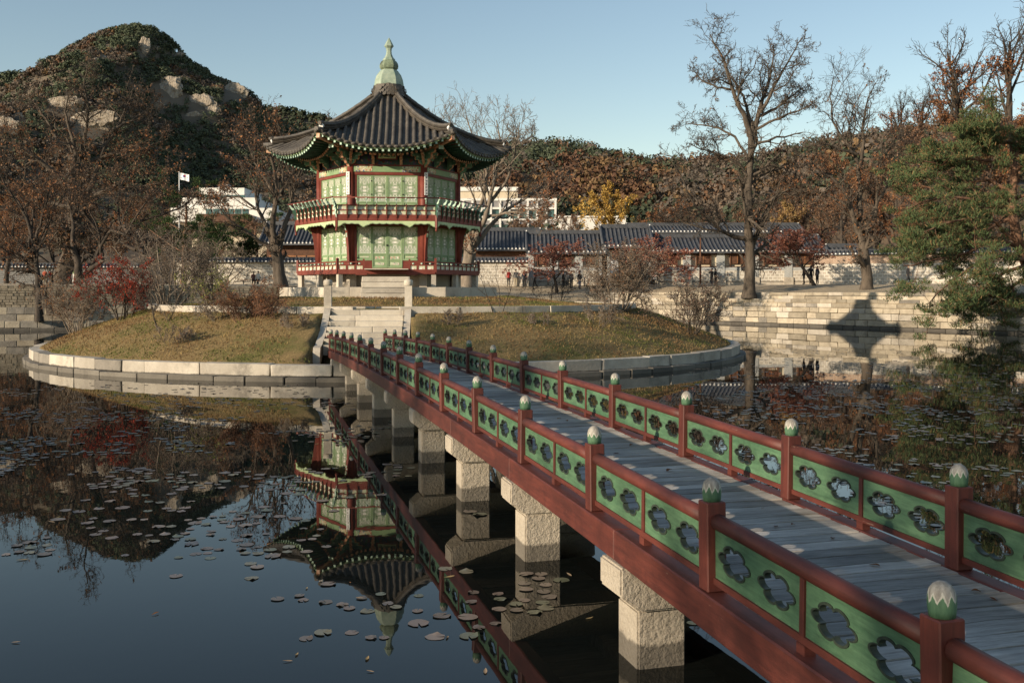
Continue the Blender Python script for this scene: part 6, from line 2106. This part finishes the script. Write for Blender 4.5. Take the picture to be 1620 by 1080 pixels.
def person(x, d, pose, face, top, leg, label, h=1.72, group=None, z=None, arms='down', hairless=False):
    pcount[0] += 1
    rp = random.Random(900 + pcount[0])
    c = at(x, 450, d); gz = ground_at(c.x, d) if z is None else z
    V = []; E = []; RAD = []
    def v(p, r_, parent=None):
        V.append(p); RAD.append(r_)
        if parent is not None: E.append((parent, len(V) - 1))
        return len(V) - 1
    if pose == 'sit':
        hip_z = .52
    else:
        hip_z = .92
    pel = v((0, 0, hip_z), .145); sp = v((0, .01, hip_z + .22), .135, pel); ch = v((0, 0 if pose != 'sit' else -.03, hip_z + .43), .15, sp)
    nk = v((0, -.01, hip_z + .59), .055, ch); h0 = v((0, -.02, hip_z + .66), .075, nk); h1 = v((0, -.025, hip_z + .76), .088, h0); h2 = v((0, -.015, hip_z + .82), .06, h1)
    v((0, -.115, hip_z + .735), .012, h1)
    stride = rp.uniform(.05, .22) if pose == 'walk' else rp.uniform(0, .05)
    for s in (-1, 1):
        sh = v((s * .17, 0, hip_z + .50), .075, ch)
        if arms == 'up':
            el = v((s * .22, -.18, hip_z + .38), .050, sh); wr = v((s * .08, -.30, hip_z + .62), .036, el)
            hd = v((s * .06, -.33, hip_z + .68), .034, wr); fd = (0, -.03, .05)
        elif pose == 'sit':
            el = v((s * .23, -.05, hip_z + .24), .050, sh); wr = v((s * .16, -.27, hip_z + .14), .036, el)
            hd = v((s * .15, -.33, hip_z + .12), .034, wr); fd = (0, -.05, -.02)
        else:
            el = v((s * .235, .03 + s * stride * .3, hip_z + .22), .050, sh); wr = v((s * .235, -.06 + s * stride * .7, hip_z - .01), .036, el)
            hd = v((s * .235, -.08 + s * stride * .8, hip_z - .07), .034, wr); fd = (0, -.01, -.06)
        for q in range(4): v((V[hd][0] + s * 0 + (q - 1.5) * .004, V[hd][1] + fd[1] + (q - 1.5) * .016, V[hd][2] + fd[2]), .009, hd)
        v((V[hd][0] - s * .03, V[hd][1] - .03, V[hd][2] + fd[2] * .4), .009, hd)
        hp = v((s * .085, 0, hip_z - .05), .105, pel)
        if pose == 'sit':
            kn = v((s * .11, -.40, hip_z - .02), .075, hp); an = v((s * .11, -.42 + s * .04, .10), .046, kn)
        else:
            kn = v((s * .095, -.02 - s * stride * .6, .50), .072, hp); an = v((s * .095, .02 - s * stride * 1.6, .09), .046, kn)
        v((s * .10, V[an][1] - .15, .04), .038, an)
    me = bpy.data.meshes.new('person')
    me.from_pydata(V, E, []); me.update()
    o = bpy.data.objects.new('person', me); COL.objects.link(o)
    sk = o.modifiers.new('skin', 'SKIN'); sk.use_smooth_shade = True
    for i, sv in enumerate(me.skin_vertices[0].data):
        sv.radius = (RAD[i], RAD[i]); sv.use_root = (i == 0)
    ss = o.modifiers.new('smooth', 'SUBSURF'); ss.levels = 1; ss.render_levels = 1
    k = h / 1.78
    o.location = (c.x, d, gz); o.rotation_euler = (0, 0, face); o.scale = (k, k, k)
    me.materials.append(cloth_mat('clothes', BLACK, leg, top, SKIN, hip_z - (.02 if pose != 'sit' else -.06), hip_z + .575, (.215, hip_z - .02, hip_z - .2) if pose != 'sit' else (9, 0, 0)))
    tag(o, label, 'person', group)
    hb = MB()
    hb.lathe([(.085, -.02), (.098, .03), (.095, .07), (.07, .105), (.02, .12)], 12)
    hb.build('hair', HAIR, o, (0, .012, hip_z + .76), (R(-14), 0, 0))
    return o
pi = math.pi
person(805, 96, 'stand', pi + .3, REDC, BLACK, 'person in a bright red jacket beside one in a grey coat', 1.62)
person(816, 96, 'stand', pi - .2, GREY, KHAKI, 'person in a dark grey coat next to the red jacket', 1.68)
person(829, 95, 'stand', .1, NAVY, BLACK, 'person in black walking jacket facing the pond, hands low', 1.74)
person(846, 96, 'walk', -1.3, NAVY, BLACK, 'tall person in dark suit walking by the wall corner', 1.84)
person(891, 97, 'stand', 1.0, BLACK, BLACK, 'person in black of the dark group, nearest the wall corner', 1.66)
person(904, 97.4, 'stand', -.6, GREY, BLACK, 'person in charcoal in the middle of the dark group', 1.70)
person(917, 97, 'stand', 2.5, BLACK, DENIM, 'person with black coat of the dark group, nearest the gate', 1.78)
person(962, 97, 'stand', .4, WHITE, BLACK, 'small person in a white top near a banner', 1.45)
person(970, 96.6, 'stand', -.7, GREY, GREY, 'person in grey standing beside the white top and banner', 1.66)
person(990, 96.6, 'sit', .2, BLACK, BLACK, 'person in black crouching at the gate doorway', 1.6)
person(1126, 95, 'stand', -.9, BLACK, NAVY, 'person in black holding a camera to the face by a low bush', 1.70, arms='up')
person(1132, 95.4, 'stand', .9, BLACK, BLACK, 'person in a black coat hugging close beside the photographer', 1.66)
person(1272, 92, 'walk', -1.4, BLACK, BLACK, 'person in black walking, furthest from the wooden gate of three', 1.66)
person(1283, 92.4, 'stand', 2.8, BLACK, NAVY, 'person in a black coat, middle of three by the wooden gate', 1.76)
person(1293, 92, 'stand', -2.6, NAVY, BLACK, 'person in navy, nearest the wooden gate of three', 1.72)
person(1437, 88, 'walk', 1.5, BLACK, BLACK, 'person in black walking behind a thick trunk by the brick wall', 1.72)
person(335, 91.9, 'sit', .2, BLACK, BLACK, 'man in black sitting alone on a bench', 1.74, z=3.19)
person(401, 91.9, 'sit', .3, MAROON, BLACK, 'person in maroon sitting beside one in white', 1.62, z=3.19)
person(408.5, 91.9, 'sit', -.2, WHITE, BLACK, 'person in a white shirt sitting on a bench', 1.68, z=3.19)
person(71, 104, 'stand', .2, ORANGE, KHAKI, 'person in an orange vest under the trees', 1.66)
person(79, 104.4, 'stand', -.3, REDC, DENIM, 'person in a red jacket under the trees beside the orange vest', 1.64)
person(118, 86, 'walk', 1.4, GREEN, WHITE, 'person in pale green top and white trousers walking past trunks', 1.66)

# ------------------------------------------------------------------ lily pads
pad_pal = [(0.17, 0.13, 0.105), (0.21, 0.165, 0.13), (0.13, 0.105, 0.085), (0.16, 0.15, 0.10), (0.12, 0.13, 0.085)]
def pad_geom(r2, curl=0.012):
    n = 14; rr_ = [1.0]
    notch = .16
    V = [(0, 0, .004)]; 
    for i in range(n + 1):
        a = notch + (2 * math.pi - 2 * notch) * i / n
        k = .5 * (1 + .04 * math.sin(3 * a + r2.uniform(0, 6)))
        V.append((k * math.cos(a), k * math.sin(a), .006 + curl / .2 * max(0, r2.uniform(-.6, 1)) * (.6 if r2.random() < .2 else .1)))
    F = [(0, i + 1, i + 2) for i in range(n)]
    return V, F
r2 = random.Random(501)
pads_src = [pad_geom(r2, .02 + .02 * (i % 3)) for i in range(6)]
pad_me = []
for i, (V, F) in enumerate(pads_src):
    for j in range(2):
        c = np.tile(np.array(pad_pal[(i + 2 * j) % 5]), (len(F), 1))
        pad_me.append(np_mesh('lily_pad', [(x, y, z) for x, y, z in V], F, M['pad'], False, c))
def blocked(x, y):
    if (Vector((x, y)) - IC).length < IR + .45: return True
    p = x * math.cos(TH) + y * math.sin(TH); u = -x * math.sin(TH) + y * math.cos(TH)
    for pu in pier_u:
        if abs(u - pu) < .4 and abs(p - 3.51) < 1.05: return True
    return False
cand = []
def pad_cloud(n, xr, yr, dens, seed):
    r3 = random.Random(seed); k = 0; tries = 0
    while k < n and tries < n * 60:
        tries += 1
        px = r3.uniform(*xr); d = 4205.0 / (r3.uniform(*yr) - 460)
        p = at(px, 460, d)
        cl = noise.noise(Vector((p.x * .55, d * .40, seed))) + .6 * noise.noise(Vector((p.x * 1.6, d * 1.2, seed + 3)))
        if cl < dens(px, d) or blocked(p.x, d): continue
        s_ = r3.uniform(.10, .17)
        m = 1 if r3.random() < .62 else r3.randint(2, 4)
        for q in range(m):
            qx, qy = p.x + (r3.uniform(-.2, .2) if q else 0), d + (r3.uniform(-.16, .16) if q else 0)
            if blocked(qx, qy): continue
            if any((qx - a) ** 2 + (qy - b) ** 2 < (.5 * (s_ + s2)) ** 2 for a, b, s2 in cand): continue
            cand.append((qx, qy, s_ * r3.uniform(.8, 1.1))); k += 1
pad_cloud(430, (-20, 640), (650, 775), lambda x, d: -.02 + .25 * sstep(200, 600, x) * (1 if d > 18 else .3), 11)
pad_cloud(260, (-20, 560), (605, 665), lambda x, d: .0, 12)
pad_cloud(110, (-20, 640), (770, 880), lambda x, d: .10, 13)
pad_cloud(34, (-20, 760), (870, 1010), lambda x, d: .15, 14)
pad_cloud(36, (600, 1000), (690, 900), lambda x, d: .12, 15)
pad_cloud(20, (780, 1120), (870, 1075), lambda x, d: .12, 16)
pad_cloud(1100, (1080, 1680), (552, 660), lambda x, d: -.12, 17)
pad_cloud(420, (1120, 1680), (640, 800), lambda x, d: -.10, 18)
pad_cloud(40, (1060, 1500), (780, 1000), lambda x, d: .05, 19)
cand.sort(key=lambda c: c[1])
r3 = random.Random(77)
for i, (x, y, s_) in enumerate(cand[:300]):
    o = put('lily_pad', r3.choice(pad_me), None, (x, y, .003 + .0022 * (i % 3)), (r3.uniform(-.02, .02), r3.uniform(-.02, .02), r3.uniform(0, 6.28)), (s_, s_ * r3.uniform(.85, 1), s_ * .9))
    tag(o, 'small round brown lily pad lying flat on the pond', 'lily pad', 'lily pads floating on the pond')
V = []; F = []; C = []
for (x, y, s_) in cand[300:]:
    sv, sf = pads_src[r3.randrange(6)]; a = r3.uniform(0, 6.28); b = len(V)
    for (vx, vy, vz) in sv: V.append((x + s_ * (vx * math.cos(a) - vy * math.sin(a)), y + s_ * (vx * math.sin(a) + vy * math.cos(a)), .004 + vz * s_ * .9))
    c = np.array(pad_pal[r3.randrange(5)]) * r3.uniform(.8, 1.2)
    for f in sf: F.append(tuple(b + i for i in f)); C.append(c)
o = put('lily_pads', np_mesh('lily_pads', V, F, M['pad'], False, np.array(C))); tag(o, 'distant lily pads scattered over the pond', 'lily pads', kind='stuff')

# ------------------------------------------------------------------ fallen leaves
def leaf_data_(col, seed):
    r4 = random.Random(seed)
    V = []; n = 9
    for i in range(n):
        t = i / (n - 1); w_ = .5 * math.sin(math.pi * t ** .8) * .55 + .01
        z = .10 * math.sin(t * 3 + seed)
        V += [(t - .5, w_, z + .18 * w_ + .02), (t - .5, 0, z), (t - .5, -w_, z + .30 * w_ + .02)]
    F = []
    for i in range(n - 1):
        b = 3 * i
        F += [(b, b + 1, b + 4, b + 3), (b + 1, b + 2, b + 5, b + 4)]
    return np_mesh('fallen_leaf', V, F, M['leaf'], True, np.tile(np.array(col), (len(F), 1)))
lcol = [(0.20, 0.085, 0.035), (0.26, 0.12, 0.05), (0.14, 0.06, 0.03), (0.45, 0.33, 0.16), (0.40, 0.30, 0.20)]
leaf_me = [leaf_data_(c, i) for i, c in enumerate(lcol)]
r4 = random.Random(61)
for i in range(46):
    u = 2.2 + 14 * r4.random() ** 1.6; yv = r4.uniform(-.72, .72)
    q = bridge.matrix_basis @ Vector((u, yv, deck_h(u) + .008))
    s_ = r4.uniform(.04, .085)
    o = put('fallen_leaf', leaf_me[r4.choice([0, 0, 1, 1, 2, 3])], None, q, (r4.uniform(-.15, .15), r4.uniform(-.15, .15), r4.uniform(0, 6.28)), (s_, s_, s_))
    tag(o, 'small curled dead leaf lying on the bridge planks', 'leaf', 'dead leaves on the bridge deck')
for i in range(34):
    px_, py_ = r4.uniform(20, 1150), r4.uniform(700, 1070)
    d = 4205.0 / (py_ - 460); q = at(px_, 460, d)
    if blocked(q.x, d): continue
    s_ = r4.uniform(.05, .12)
    o = put('fallen_leaf', leaf_me[r4.choice([1, 3, 3, 4, 4])], None, (q.x, d, .008), (0, 0, r4.uniform(0, 6.28)), (s_, s_ * .5, s_ * .5))
    tag(o, 'pale narrow dead leaf afloat on the pond', 'leaf', 'dead leaves afloat on the pond')
